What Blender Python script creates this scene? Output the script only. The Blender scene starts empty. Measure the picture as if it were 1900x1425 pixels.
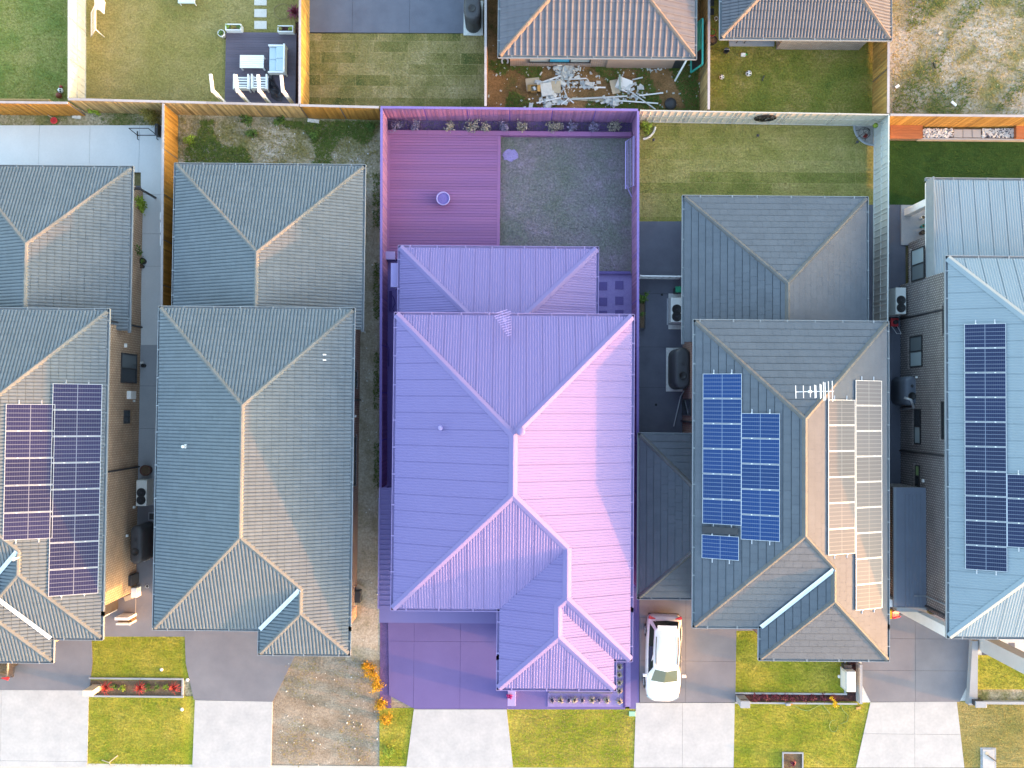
import bpy, math, random
from mathutils import Vector, Matrix
random.seed(11)

# ------------------------------------------------------------------ camera, sky, sun, exposure
HC, FPX = 45.0, 1552.0                      # drone height (m), focal length in pixels of a 1900 px wide frame
TILT = math.atan(37.5 / FPX)                # a little off vertical
ROLL = math.radians(0.5)
SUN_EL, SUN_AZ = math.radians(6.2), math.radians(13)   # low sun from the right, a little from the street side
scn = bpy.context.scene
col = scn.collection

cam_d = bpy.data.cameras.new('camera'); cam = bpy.data.objects.new('camera', cam_d); col.objects.link(cam)
cam_d.sensor_width = 36; cam_d.lens = 36 * FPX / 1900; cam_d.clip_end = 3000
cam.location = (0, 0, HC); cam.rotation_euler = (TILT, 0, ROLL)
scn.camera = cam

world = bpy.data.worlds.new('World'); scn.world = world; world.use_nodes = True
wn = world.node_tree.nodes; wl = world.node_tree.links; wn.clear()
sky = wn.new('ShaderNodeTexSky'); sky.sky_type = 'NISHITA'; sky.sun_disc = False
sky.sun_elevation = SUN_EL; sky.sun_rotation = math.radians(90) + SUN_AZ
sky.air_density = 1.0; sky.dust_density = 2.2; sky.ozone_density = 1.0
bg = wn.new('ShaderNodeBackground'); bg.inputs['Strength'].default_value = 0.15
wo = wn.new('ShaderNodeOutputWorld'); wl.new(sky.outputs[0], bg.inputs[0]); wl.new(bg.outputs[0], wo.inputs[0])

sd = bpy.data.lights.new('sun', 'SUN'); sd.energy = 0.95; sd.angle = math.radians(0.6); sd.color = (1.0, 0.37, 0.11)
sun = bpy.data.objects.new('sun', sd); col.objects.link(sun)
sdir = Vector((-math.cos(SUN_AZ) * math.cos(SUN_EL), math.sin(SUN_AZ) * math.cos(SUN_EL), -math.sin(SUN_EL)))
sun.rotation_euler = sdir.to_track_quat('-Z', 'Y').to_euler(); sun.location = (60, -14, 20)

scn.view_settings.view_transform = 'Standard'; scn.view_settings.look = 'None'
scn.view_settings.exposure = 3.38; scn.view_settings.gamma = 1.0

# ------------------------------------------------------------------ helpers
RM = Matrix.Rotation(ROLL, 3, 'Z') @ Matrix.Rotation(TILT, 3, 'X')
def ray(px, py):
    return RM @ Vector(((px - 950) / FPX, -(py - 712.5) / FPX, -1.0))
def P(px, py, z=0.0):
    d = ray(px, py); t = (HC - z) / -d.z
    return (d.x * t, d.y * t)
def P3(px, py, z=0.0):
    x, y = P(px, py, z); return Vector((x, y, z))
def hit(px, py, o, n):
    d = ray(px, py); c = Vector((0, 0, HC)); t = (o - c).dot(n) / d.dot(n); return c + d * t
def R(a, b, c, d, z=0.0):
    x0 = P(a, (c + d) / 2, z)[0]; x1 = P(b, (c + d) / 2, z)[0]
    y1 = P((a + b) / 2, c, z)[1]; y0 = P((a + b) / 2, d, z)[1]
    return x0, x1, y0, y1
def PL(pts, z=0.0): return [P(x, y, z) for x, y in pts]
def RP(r): return [(r[0], r[2]), (r[1], r[2]), (r[1], r[3]), (r[0], r[3])]

def clip(poly, a, b, c):
    """keep a*x+b*y+c >= 0; points may carry extra coordinates"""
    out = []
    n = len(poly)
    for i in range(n):
        p, q = poly[i], poly[(i + 1) % n]
        fp = a * p[0] + b * p[1] + c; fq = a * q[0] + b * q[1] + c
        if fp >= 0: out.append(p)
        if (fp >= 0) != (fq >= 0):
            t = fp / (fp - fq)
            out.append(tuple(p[k] + (q[k] - p[k]) * t for k in range(len(p))))
    return out
def area(poly):
    return 0.5 * sum(poly[i][0] * poly[(i + 1) % len(poly)][1] - poly[(i + 1) % len(poly)][0] * poly[i][1] for i in range(len(poly)))
def ccw(poly): return poly if area(poly) > 0 else poly[::-1]
def inside(poly, x, y):
    c = False; n = len(poly); j = n - 1
    for i in range(n):
        if (poly[i][1] > y) != (poly[j][1] > y) and x < (poly[j][0] - poly[i][0]) * (y - poly[i][1]) / (poly[j][1] - poly[i][1]) + poly[i][0]: c = not c
        j = i
    return c

def wpos(o):
    if o is None: return Vector((0, 0, 0))
    return o.get('_w', None) and Vector(o['_w']) or Vector((0, 0, 0))
BASE = {}
def adopt(o, parent):
    """parent o while keeping its coordinates as world coordinates"""
    if parent is None: return
    o.parent = parent
    top = parent
    loc = BASE.get(parent.name)
    if loc is not None: o.matrix_parent_inverse = Matrix.Translation(-Vector(loc))

class MB:
    def __init__(s): s.v = []; s.f = []; s.t = []; s.tone = 0.0
    def add(s, vs, fs):
        n = len(s.v); s.v.extend(tuple(p) for p in vs); s.f.extend(tuple(i + n for i in f) for f in fs); s.t.extend([s.tone] * len(vs)); return s
    def box(s, x0, x1, y0, y1, z0, z1):
        return s.add([(x0,y0,z0),(x1,y0,z0),(x1,y1,z0),(x0,y1,z0),(x0,y0,z1),(x1,y0,z1),(x1,y1,z1),(x0,y1,z1)],
                     [(0,3,2,1),(4,5,6,7),(0,1,5,4),(1,2,6,5),(2,3,7,6),(3,0,4,7)])
    def mbox(s, M, sx, sy, sz):
        vs = [M @ Vector((a * sx / 2, b * sy / 2, c * sz / 2)) for c in (-1, 1) for a, b in ((-1,-1),(1,-1),(1,1),(-1,1))]
        return s.add(vs, [(0,3,2,1),(4,5,6,7),(0,1,5,4),(1,2,6,5),(2,3,7,6),(3,0,4,7)])
    def cbox(s, x, y, z, sx, sy, sz, rz=0.0, rx=0.0, ry=0.0):
        return s.mbox(Matrix.Translation((x, y, z)) @ Matrix.Rotation(rz, 4, 'Z') @ Matrix.Rotation(ry, 4, 'Y') @ Matrix.Rotation(rx, 4, 'X'), sx, sy, sz)
    def bbox(s, x0, x1, y0, y1, z0, z1, b=0.02):
        """box with bevelled top edges"""
        vs = [(x0,y0,z0),(x1,y0,z0),(x1,y1,z0),(x0,y1,z0),(x0,y0,z1-b),(x1,y0,z1-b),(x1,y1,z1-b),(x0,y1,z1-b),
              (x0+b,y0+b,z1),(x1-b,y0+b,z1),(x1-b,y1-b,z1),(x0+b,y1-b,z1)]
        return s.add(vs, [(0,3,2,1),(0,1,5,4),(1,2,6,5),(2,3,7,6),(3,0,4,7),(4,5,9,8),(5,6,10,9),(6,7,11,10),(7,4,8,11),(8,9,10,11)])
    def prism(s, poly, z0, z1):
        poly = ccw(poly); n = len(poly)
        return s.add([(p[0], p[1], z0) for p in poly] + [(p[0], p[1], z1) for p in poly],
                     [tuple(range(n - 1, -1, -1)), tuple(range(n, 2 * n))] + [(i, (i + 1) % n, n + (i + 1) % n, n + i) for i in range(n)])
    def bar(s, p, q, w, h):
        p, q = Vector(p), Vector(q); d = q - p; L = d.length
        if L < 1e-6: return s
        x = d / L; up = Vector((0, 0, 1)) if abs(x.z) < 0.95 else Vector((1, 0, 0))
        y = up.cross(x).normalized(); z = x.cross(y); c = (p + q) / 2
        M = Matrix(((x.x, y.x, z.x, c.x), (x.y, y.y, z.y, c.y), (x.z, y.z, z.z, c.z), (0, 0, 0, 1)))
        return s.mbox(M, L, w, h)
    def tube(s, pts, r, n=6, close=False):
        pts = [Vector(p) for p in pts]; m = len(pts); rings = []
        rr = r if isinstance(r, (list, tuple)) else [r] * m
        for i in range(m):
            if close: d = pts[(i + 1) % m] - pts[i - 1]
            else: d = pts[min(i + 1, m - 1)] - pts[max(i - 1, 0)]
            d.normalize(); up = Vector((0, 0, 1)) if abs(d.z) < 0.9 else Vector((1, 0, 0))
            a = up.cross(d).normalized(); b = d.cross(a)
            rings.append([pts[i] + (a * math.cos(2 * math.pi * k / n) + b * math.sin(2 * math.pi * k / n)) * rr[i] for k in range(n)])
        vs = [v for g in rings for v in g]; fs = []
        for i in range(m if close else m - 1):
            for k in range(n):
                i2 = (i + 1) % m; fs.append((i * n + k, i * n + (k + 1) % n, i2 * n + (k + 1) % n, i2 * n + k))
        if not close: fs += [tuple(range(n - 1, -1, -1)), tuple((m - 1) * n + k for k in range(n))]
        return s.add(vs, fs)
    def lathe(s, prof, cx, cy, n=20, sx=1.0, sy=1.0):
        m = len(prof); vs = []
        for r, z in prof:
            for k in range(n):
                a = 2 * math.pi * k / n; vs.append((cx + r * sx * math.cos(a), cy + r * sy * math.sin(a), z))
        fs = [(i * n + k, i * n + (k + 1) % n, (i + 1) * n + (k + 1) % n, (i + 1) * n + k) for i in range(m - 1) for k in range(n)]
        fs += [tuple(range(n - 1, -1, -1)), tuple((m - 1) * n + k for k in range(n))]
        return s.add(vs, fs)
    def stadium(s, x0, x1, y0, y1, levels, n=8):
        """upright slim tank: levels = [(inset, z)], long axis y"""
        vs = []; m = 2 * (n + 1)
        for ins, z in levels:
            r = (x1 - x0) / 2 - ins; cx = (x0 + x1) / 2
            ya, yb = y0 + (x1 - x0) / 2, y1 - (x1 - x0) / 2
            for k in range(n + 1):
                a = math.pi * k / n; vs.append((cx + r * math.cos(a), yb + r * math.sin(a), z))
            for k in range(n + 1):
                a = math.pi + math.pi * k / n; vs.append((cx + r * math.cos(a), ya + r * math.sin(a), z))
        L = len(levels)
        fs = [(i * m + k, i * m + (k + 1) % m, (i + 1) * m + (k + 1) % m, (i + 1) * m + k) for i in range(L - 1) for k in range(m)]
        fs += [tuple(range(m - 1, -1, -1)), tuple((L - 1) * m + k for k in range(m))]
        return s.add(vs, fs)
    def mesh(s, name, mat, smooth=False, origin=None):
        me = bpy.data.meshes.new(name)
        vs = s.v if origin is None else [(p[0]-origin[0], p[1]-origin[1], p[2]-origin[2]) for p in s.v]
        me.from_pydata(vs, [], s.f)
        if mat is not None: me.materials.append(mat)
        if any(s.t):
            at = me.attributes.new('tone', 'FLOAT', 'POINT'); at.data.foreach_set('value', s.t)
        if smooth: me.polygons.foreach_set('use_smooth', [True] * len(me.polygons))
        me.update(); return me
    def build(s, name, mat, parent=None, smooth=False, origin=None):
        o = bpy.data.objects.new(name, s.mesh(name, mat, smooth, origin)); col.objects.link(o)
        if origin is not None: o.location = origin
        adopt(o, parent); return o

def tag(o, label=None, cat=None, group=None, kind=None):
    if label: o['label'] = label
    if cat: o['category'] = cat
    if group: o['group'] = group
    if kind: o['kind'] = kind
    return o
def thing(name, label, cat, loc, group=None):
    o = bpy.data.objects.new(name, None); col.objects.link(o); o.location = loc
    o.empty_display_size = 0.3; BASE[o.name] = tuple(loc)
    return tag(o, label, cat, group)
def place(me, name, M, parent):
    o = bpy.data.objects.new(name, me); col.objects.link(o); o.matrix_world = M
    o.matrix_basis = M; adopt(o, parent); return o

# ------------------------------------------------------------------ materials
def srgb(r, g, b):
    f = lambda c: (c / 255 / 12.92) if c / 255 <= 0.04045 else ((c / 255 + 0.055) / 1.055) ** 2.4
    return (f(r), f(g), f(b))
MATS = {}
def mat(name, c1, c2=None, scale=2.0, rough=0.85, spec=0.3, bump=0.0, bscale=60.0, metal=0.0, fine=0.0, fscale=30.0, tone=0.0, detail=4.0, coat=0.0, aniso=None):
    """noise-mixed principled material on world position; fine = strength of small-scale mottling; tone = per-piece variation"""
    if name in MATS: return MATS[name]
    m = bpy.data.materials.new(name); m.use_nodes = True; MATS[name] = m
    nt = m.node_tree; N = nt.nodes; L = nt.links
    b = N['Principled BSDF']; b.inputs['Roughness'].default_value = rough; b.inputs['Metallic'].default_value = metal
    b.inputs['Specular IOR Level'].default_value = spec
    if coat: b.inputs['Coat Weight'].default_value = coat; b.inputs['Coat Roughness'].default_value = 0.05
    geo = N.new('ShaderNodeNewGeometry'); src = geo.outputs['Position']
    if aniso:
        mp = N.new('ShaderNodeMapping'); mp.inputs['Scale'].default_value = aniso; L.new(src, mp.inputs[0]); src = mp.outputs[0]
    if c2 is None: c2 = tuple(x * 0.8 for x in c1)
    nz = N.new('ShaderNodeTexNoise'); nz.inputs['Scale'].default_value = scale; nz.inputs['Detail'].default_value = detail; nz.inputs['Roughness'].default_value = 0.6
    L.new(src, nz.inputs['Vector'])
    mr = N.new('ShaderNodeMapRange'); mr.inputs[1].default_value = 0.3; mr.inputs[2].default_value = 0.7; L.new(nz.outputs['Fac'], mr.inputs[0])
    mx = N.new('ShaderNodeMix'); mx.data_type = 'RGBA'; mx.inputs[6].default_value = (*c1, 1); mx.inputs[7].default_value = (*c2, 1); L.new(mr.outputs[0], mx.inputs[0])
    out = mx.outputs[2]
    def bright(fac_socket, lo, hi):
        nonlocal out
        r = N.new('ShaderNodeMapRange'); r.inputs[1].default_value = 0.0; r.inputs[2].default_value = 1.0; r.inputs[3].default_value = lo; r.inputs[4].default_value = hi
        L.new(fac_socket, r.inputs[0])
        h = N.new('ShaderNodeMix'); h.data_type = 'RGBA'; h.blend_type = 'MULTIPLY'; h.inputs[0].default_value = 1
        L.new(out, h.inputs[6]); L.new(r.outputs[0], h.inputs[7]); out = h.outputs[2]
    if fine:
        n2 = N.new('ShaderNodeTexNoise'); n2.inputs['Scale'].default_value = fscale; n2.inputs['Detail'].default_value = 3; L.new(geo.outputs['Position'], n2.inputs['Vector'])
        bright(n2.outputs['Fac'], 1 - fine, 1 + fine)
    if tone:
        at = N.new('ShaderNodeAttribute'); at.attribute_name = 'tone'; oi = N.new('ShaderNodeObjectInfo')
        ad = N.new('ShaderNodeMath'); ad.operation = 'ADD'; L.new(at.outputs['Fac'], ad.inputs[0]); L.new(oi.outputs['Random'], ad.inputs[1])
        fr = N.new('ShaderNodeMath'); fr.operation = 'FRACT'; L.new(ad.outputs[0], fr.inputs[0])
        bright(fr.outputs[0], 1 - tone, 1 + tone)
    L.new(out, b.inputs['Base Color'])
    if bump:
        n3 = N.new('ShaderNodeTexNoise'); n3.inputs['Scale'].default_value = bscale; n3.inputs['Detail'].default_value = 4; L.new(src, n3.inputs['Vector'])
        bp = N.new('ShaderNodeBump'); bp.inputs['Strength'].default_value = bump; bp.inputs['Distance'].default_value = 0.05
        L.new(n3.outputs['Fac'], bp.inputs['Height']); L.new(bp.outputs[0], b.inputs['Normal'])
    return m

def ground_mat(name, cols, scale=0.5, fine=0.45, fscale=18.0, turf=None, turf_var=0.25, bump=0.8, specks=None, off=0.0):
    """patchy ground: a ramp of colours over layered noise, small mottling, optional turf-roll pattern and light specks"""
    m = bpy.data.materials.new(name); m.use_nodes = True; MATS[name] = m
    nt = m.node_tree; N = nt.nodes; L = nt.links; b = N['Principled BSDF']; b.inputs['Roughness'].default_value = 0.95; b.inputs['Specular IOR Level'].default_value = 0.1
    geo = N.new('ShaderNodeNewGeometry')
    mp = N.new('ShaderNodeMapping'); mp.inputs['Location'].default_value = (off, off * 0.7, 0); L.new(geo.outputs['Position'], mp.inputs[0]); src = mp.outputs[0]
    a = N.new('ShaderNodeTexNoise'); a.inputs['Scale'].default_value = scale; a.inputs['Detail'].default_value = 9; a.inputs['Roughness'].default_value = 0.68; L.new(src, a.inputs['Vector'])
    fac = a.outputs['Fac']
    if turf:
        br = N.new('ShaderNodeTexBrick'); br.inputs['Scale'].default_value = 1.0; br.inputs['Brick Width'].default_value = turf[0]; br.inputs['Row Height'].default_value = turf[1]
        br.inputs['Mortar Size'].default_value = 0.02; br.inputs['Color1'].default_value = (0, 0, 0, 1); br.inputs['Color2'].default_value = (1, 1, 1, 1); br.inputs['Mortar'].default_value = (0.9, 0.9, 0.9, 1)
        L.new(src, br.inputs['Vector'])
        mm = N.new('ShaderNodeMath'); mm.operation = 'MULTIPLY_ADD'; mm.inputs[1].default_value = turf_var; L.new(br.outputs['Color'], mm.inputs[0])
        m2 = N.new('ShaderNodeMath'); m2.operation = 'SUBTRACT'; m2.inputs[1].default_value = turf_var / 2; L.new(fac, m2.inputs[0]); L.new(m2.outputs[0], mm.inputs[2]); fac = mm.outputs[0]
    rp = N.new('ShaderNodeValToRGB'); el = rp.color_ramp.elements
    while len(el) < len(cols): el.new(0.5)
    for i, c in enumerate(cols): el[i].position = 0.28 + 0.44 * i / (len(cols) - 1); el[i].color = (*c, 1)
    L.new(fac, rp.inputs[0]); out = rp.outputs[0]
    n2 = N.new('ShaderNodeTexNoise'); n2.inputs['Scale'].default_value = fscale; n2.inputs['Detail'].default_value = 6; n2.inputs['Roughness'].default_value = 0.75; L.new(src, n2.inputs['Vector'])
    r = N.new('ShaderNodeMapRange'); r.inputs[1].default_value = 0.25; r.inputs[2].default_value = 0.75; r.inputs[3].default_value = 1 - fine; r.inputs[4].default_value = 1 + fine; L.new(n2.outputs['Fac'], r.inputs[0])
    h = N.new('ShaderNodeMix'); h.data_type = 'RGBA'; h.blend_type = 'MULTIPLY'; h.inputs[0].default_value = 1; L.new(out, h.inputs[6]); L.new(r.outputs[0], h.inputs[7]); out = h.outputs[2]
    if specks:
        vo = N.new('ShaderNodeTexVoronoi'); vo.inputs['Scale'].default_value = 5.0; L.new(src, vo.inputs['Vector'])
        lt = N.new('ShaderNodeMath'); lt.operation = 'LESS_THAN'; lt.inputs[1].default_value = 0.13; L.new(vo.outputs['Distance'], lt.inputs[0])
        g = N.new('ShaderNodeSeparateColor'); L.new(vo.outputs['Color'], g.inputs[0])
        l2 = N.new('ShaderNodeMath'); l2.operation = 'LESS_THAN'; l2.inputs[1].default_value = specks[1]; L.new(g.outputs[0], l2.inputs[0])
        mu = N.new('ShaderNodeMath'); mu.operation = 'MULTIPLY'; L.new(lt.outputs[0], mu.inputs[0]); L.new(l2.outputs[0], mu.inputs[1])
        h2 = N.new('ShaderNodeMix'); h2.data_type = 'RGBA'; h2.inputs[7].default_value = (*specks[0], 1); L.new(mu.outputs[0], h2.inputs[0]); L.new(out, h2.inputs[6]); out = h2.outputs[2]
    L.new(out, b.inputs['Base Color'])
    bp = N.new('ShaderNodeBump'); bp.inputs['Strength'].default_value = bump; bp.inputs['Distance'].default_value = 0.06; L.new(n2.outputs['Fac'], bp.inputs['Height']); L.new(bp.outputs[0], b.inputs['Normal'])
    return m

def brick_mat(name, c1, c2, mortar, msize=0.012):
    m = bpy.data.materials.new(name); m.use_nodes = True; MATS[name] = m
    nt = m.node_tree; N = nt.nodes; L = nt.links; b = N['Principled BSDF']; b.inputs['Roughness'].default_value = 0.9; b.inputs['Specular IOR Level'].default_value = 0.2
    geo = N.new('ShaderNodeNewGeometry'); sp = N.new('ShaderNodeSeparateXYZ'); L.new(geo.outputs['Position'], sp.inputs[0])
    ad = N.new('ShaderNodeMath'); ad.operation = 'ADD'; L.new(sp.outputs[0], ad.inputs[0]); L.new(sp.outputs[1], ad.inputs[1])
    cb = N.new('ShaderNodeCombineXYZ'); L.new(ad.outputs[0], cb.inputs[0]); L.new(sp.outputs[2], cb.inputs[1])
    br = N.new('ShaderNodeTexBrick'); br.inputs['Scale'].default_value = 1.0; br.inputs['Brick Width'].default_value = 0.24; br.inputs['Row Height'].default_value = 0.086
    br.inputs['Mortar Size'].default_value = msize; br.inputs['Color1'].default_value = (*c1, 1); br.inputs['Color2'].default_value = (*c2, 1); br.inputs['Mortar'].default_value = (*mortar, 1); br.inputs['Bias'].default_value = 0.0
    L.new(cb.outputs[0], br.inputs['Vector'])
    nz = N.new('ShaderNodeTexNoise'); nz.inputs['Scale'].default_value = 1.4; nz.inputs['Detail'].default_value = 5; L.new(cb.outputs[0], nz.inputs['Vector'])
    r = N.new('ShaderNodeMapRange'); r.inputs[3].default_value = 0.7; r.inputs[4].default_value = 1.3; L.new(nz.outputs['Fac'], r.inputs[0])
    h = N.new('ShaderNodeMix'); h.data_type = 'RGBA'; h.blend_type = 'MULTIPLY'; h.inputs[0].default_value = 1; L.new(br.outputs['Color'], h.inputs[6]); L.new(r.outputs[0], h.inputs[7])
    L.new(h.outputs[2], b.inputs['Base Color'])
    bp = N.new('ShaderNodeBump'); bp.inputs['Strength'].default_value = 0.6; bp.inputs['Distance'].default_value = 0.01; bp.invert = True; L.new(br.outputs['Fac'], bp.inputs['Height']); L.new(bp.outputs[0], b.inputs['Normal'])
    return m

def cell_mat(name, c1, line, nu, nv, rough=0.12, split=True, spec=0.5):
    """solar glass: printed cell grid in the panel's own unit coordinates"""
    m = bpy.data.materials.new(name); m.use_nodes = True; MATS[name] = m
    nt = m.node_tree; N = nt.nodes; L = nt.links; b = N['Principled BSDF']; b.inputs['Roughness'].default_value = rough; b.inputs['Specular IOR Level'].default_value = spec
    tc = N.new('ShaderNodeTexCoord'); sp = N.new('ShaderNodeSeparateXYZ'); L.new(tc.outputs['UV'], sp.inputs[0])
    def lines(sock, n, w):
        mu = N.new('ShaderNodeMath'); mu.operation = 'MULTIPLY'; mu.inputs[1].default_value = n; L.new(sock, mu.inputs[0])
        fr = N.new('ShaderNodeMath'); fr.operation = 'PINGPONG'; fr.inputs[1].default_value = 0.5; L.new(mu.outputs[0], fr.inputs[0])
        lt = N.new('ShaderNodeMath'); lt.operation = 'LESS_THAN'; lt.inputs[1].default_value = w; L.new(fr.outputs[0], lt.inputs[0]); return lt.outputs[0]
    a = lines(sp.outputs[0], nu, 0.045); c = lines(sp.outputs[1], nv, 0.075); mid = lines(sp.outputs[0], 2, 0.017) if split else None
    mx = N.new('ShaderNodeMath'); mx.operation = 'MAXIMUM'
    hm = N.new('ShaderNodeMath'); hm.operation = 'MULTIPLY'; hm.inputs[1].default_value = 0.35; L.new(a, hm.inputs[0])
    hc = N.new('ShaderNodeMath'); hc.operation = 'MULTIPLY'; hc.inputs[1].default_value = 0.7; L.new(c, hc.inputs[0])
    L.new(hm.outputs[0], mx.inputs[0]); L.new(hc.outputs[0], mx.inputs[1]); f = mx.outputs[0]
    if mid is not None:
        m3 = N.new('ShaderNodeMath'); m3.operation = 'MAXIMUM'; L.new(f, m3.inputs[0]); L.new(mid, m3.inputs[1]); f = m3.outputs[0]
    oi = N.new('ShaderNodeObjectInfo'); r = N.new('ShaderNodeMapRange'); r.inputs[3].default_value = 0.85; r.inputs[4].default_value = 1.15; L.new(oi.outputs['Random'], r.inputs[0])
    cm = N.new('ShaderNodeMix'); cm.data_type = 'RGBA'; cm.blend_type = 'MULTIPLY'; cm.inputs[0].default_value = 1; cm.inputs[6].default_value = (*c1, 1); L.new(r.outputs[0], cm.inputs[7])
    mixc = N.new('ShaderNodeMix'); mixc.data_type = 'RGBA'; mixc.inputs[7].default_value = (*line, 1); L.new(f, mixc.inputs[0]); L.new(cm.outputs[2], mixc.inputs[6]); L.new(mixc.outputs[2], b.inputs['Base Color'])
    return m

def glass_mat(name, c, rough=0.05):
    m = bpy.data.materials.new(name); m.use_nodes = True; b = m.node_tree.nodes['Principled BSDF']
    b.inputs['Base Color'].default_value = (*c, 1); b.inputs['Roughness'].default_value = rough; b.inputs['Specular IOR Level'].default_value = 0.8; MATS[name] = m; return m

# ------------------------------------------------------------------ roofs
PROF = {   # across one tile: (u 0..1, height m)
    'double': [(0.0, -.004), (.05, -.004), (.09, .036), (.25, .050), (.41, .036), (.45, -.004), (.55, -.004), (.59, .036), (.75, .050), (.91, .036), (.95, -.004), (.998, -.004)],
    'single': [(0.0, .034), (.14, .044), (.30, .034), (.40, .010), (.70, .006), (.985, .010)],
    'flat': [(0.006, .012), (.99, .012)],
}
class Roof:
    def __init__(s, rects, ze, slope):
        s.rects = rects; s.ze = ze; s.slope = slope; s.planes = []
        c = 1 / math.sqrt(1 + slope * slope); sn = slope * c
        for ri, (x0, x1, y0, y1, opn) in enumerate(rects):
            for side, (d, o) in {'W': ((1, 0), (x0, y0)), 'E': ((-1, 0), (x1, y1)), 'S': ((0, 1), (x1, y0)), 'N': ((0, -1), (x0, y1))}.items():
                if side in opn: continue
                V = Vector((d[0] * c, d[1] * c, sn)); Nn = Vector((-d[0] * sn, -d[1] * sn, c)); U = V.cross(Nn)
                # height = ze + slope*(d.(p-o))
                s.planes.append(dict(r=ri, side=side, a=slope * d[0], b=slope * d[1], c=ze - slope * (d[0] * o[0] + d[1] * o[1]), O=Vector((o[0], o[1], ze)), U=U, V=V, N=Nn))
        for k, p in enumerate(s.planes):                # coplanar slopes share one tile grid
            for q in s.planes[:k]:
                if q['side'] == p['side'] and abs(q['c'] - p['c']) < 1e-6: p['O'] = q['O']; break
        s.pieces = []
        for k, p in enumerate(s.planes):
            x0, x1, y0, y1, _ = rects[p['r']]
            poly = [(x0, y0), (x1, y0), (x1, y1), (x0, y1)]
            for q in s.planes:
                if q['r'] == p['r'] and q is not p: poly = clip(poly, q['a'] - p['a'], q['b'] - p['b'], q['c'] - p['c'] + 1e-9)
            pcs = [poly] if len(poly) > 2 else []
            for r2 in range(len(rects)):
                if r2 == p['r']: continue
                e = -1e-4 if r2 > p['r'] else 1e-4; new = []
                for pc in pcs:
                    rem = pc
                    for q in s.planes:
                        if q['r'] != r2 or len(rem) < 3: continue
                        A, B, C = p['a'] - q['a'], p['b'] - q['b'], p['c'] - q['c'] - e
                        vis = clip(rem, A, B, C)
                        if len(vis) > 2 and abs(area(vis)) > 1e-3: new.append(vis)
                        rem = clip(rem, -A, -B, -C)
                pcs = new
            for pc in pcs: s.pieces.append((k, ccw(pc)))
    def h(s, k, x, y): p = s.planes[k]; return p['a'] * x + p['b'] * y + p['c']
    def top(s, x, y):
        best = None
        for ri, (x0, x1, y0, y1, _) in enumerate(s.rects):
            if not (x0 <= x <= x1 and y0 <= y <= y1): continue
            zk = min((s.h(k, x, y), k) for k, p in enumerate(s.planes) if p['r'] == ri)
            if best is None or zk[0] > best[0] + 1e-4: best = zk
        return best
    def lines(s):
        """(kind, p, q, k, k2): ridge, valley and eave segments"""
        raw = []
        for k, poly in s.pieces:
            n = len(poly)
            for i in range(n):
                a, b = poly[i], poly[(i + 1) % n]; L = math.hypot(b[0]-a[0], b[1]-a[1])
                if L < 0.05: continue
                ox, oy = (b[1] - a[1]) / L, -(b[0] - a[0]) / L; m = max(1, int(L / 0.12)); run = None
                for j in range(m):
                    t = (j + .5) / m; x = a[0] + (b[0] - a[0]) * t; y = a[1] + (b[1] - a[1]) * t
                    tp = s.top(x + ox * .03, y + oy * .03); kind = None; k2 = -1
                    if tp is None:
                        kind = 'eave' if abs(s.h(k, x, y) - s.ze) < 0.02 else 'edge'
                    else:
                        k2 = tp[1]
                        if s.planes[k2]['N'].dot(s.planes[k]['N']) > .9999: kind = None
                        elif k < k2:
                            z0 = s.h(k, x, y); zi = s.top(x - ox * .03, y - oy * .03)
                            kind = 'ridge' if zi and (tp[0] + zi[0]) / 2 < z0 - 1e-4 else 'valley'
                    key = (kind, k2)
                    if run and run[0] == key: run[2] = (j + 1) / m
                    else:
                        if run and run[0][0]: raw.append((run[0], k, a, b, run[1], run[2]))
                        run = [key, j / m, (j + 1) / m]
                if run and run[0][0]: raw.append((run[0], k, a, b, run[1], run[2]))
        out = []
        for (kind, k2), k, a, b, t0, t1 in raw:
            f = lambda t: Vector((a[0] + (b[0]-a[0])*t, a[1] + (b[1]-a[1])*t, s.h(k, a[0] + (b[0]-a[0])*t, a[1] + (b[1]-a[1])*t)))
            out.append([kind, f(t0), f(t1), k, k2])
        merged = True                                   # join collinear neighbours
        while merged:
            merged = False
            for i in range(len(out)):
                for j in range(len(out)):
                    if i == j or out[i][0] != out[j][0] or out[i][3] != out[j][3]: continue
                    if (out[i][2] - out[j][1]).length < .05 and (out[i][2]-out[i][1]).normalized().dot((out[j][2]-out[j][1]).normalized()) > .999:
                        out[i][2] = out[j][2]; del out[j]; merged = True; break
                if merged: break
        return [l for l in out if (l[2] - l[1]).length > .15]
    def plane_xf(s, k):
        p = s.planes[k]; U, V, N, O = p['U'], p['V'], p['N'], p['O']
        return Matrix(((U.x, V.x, N.x, O.x), (U.y, V.y, N.y, O.y), (U.z, V.z, N.z, O.z), (0, 0, 0, 1)))
    def uv(s, k, poly):
        p = s.planes[k]; return [((Vector((x, y, s.h(k, x, y))) - p['O']).dot(p['U']), (Vector((x, y, s.h(k, x, y))) - p['O']).dot(p['V'])) for x, y in poly]

def frame_axes(p, q, up):
    x = (q - p).normalized(); y = up.cross(x).normalized(); z = x.cross(y)
    return Matrix(((x.x, y.x, z.x, p.x), (x.y, y.y, z.y, p.y), (x.z, y.z, z.z, p.z), (0, 0, 0, 1)))

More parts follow.
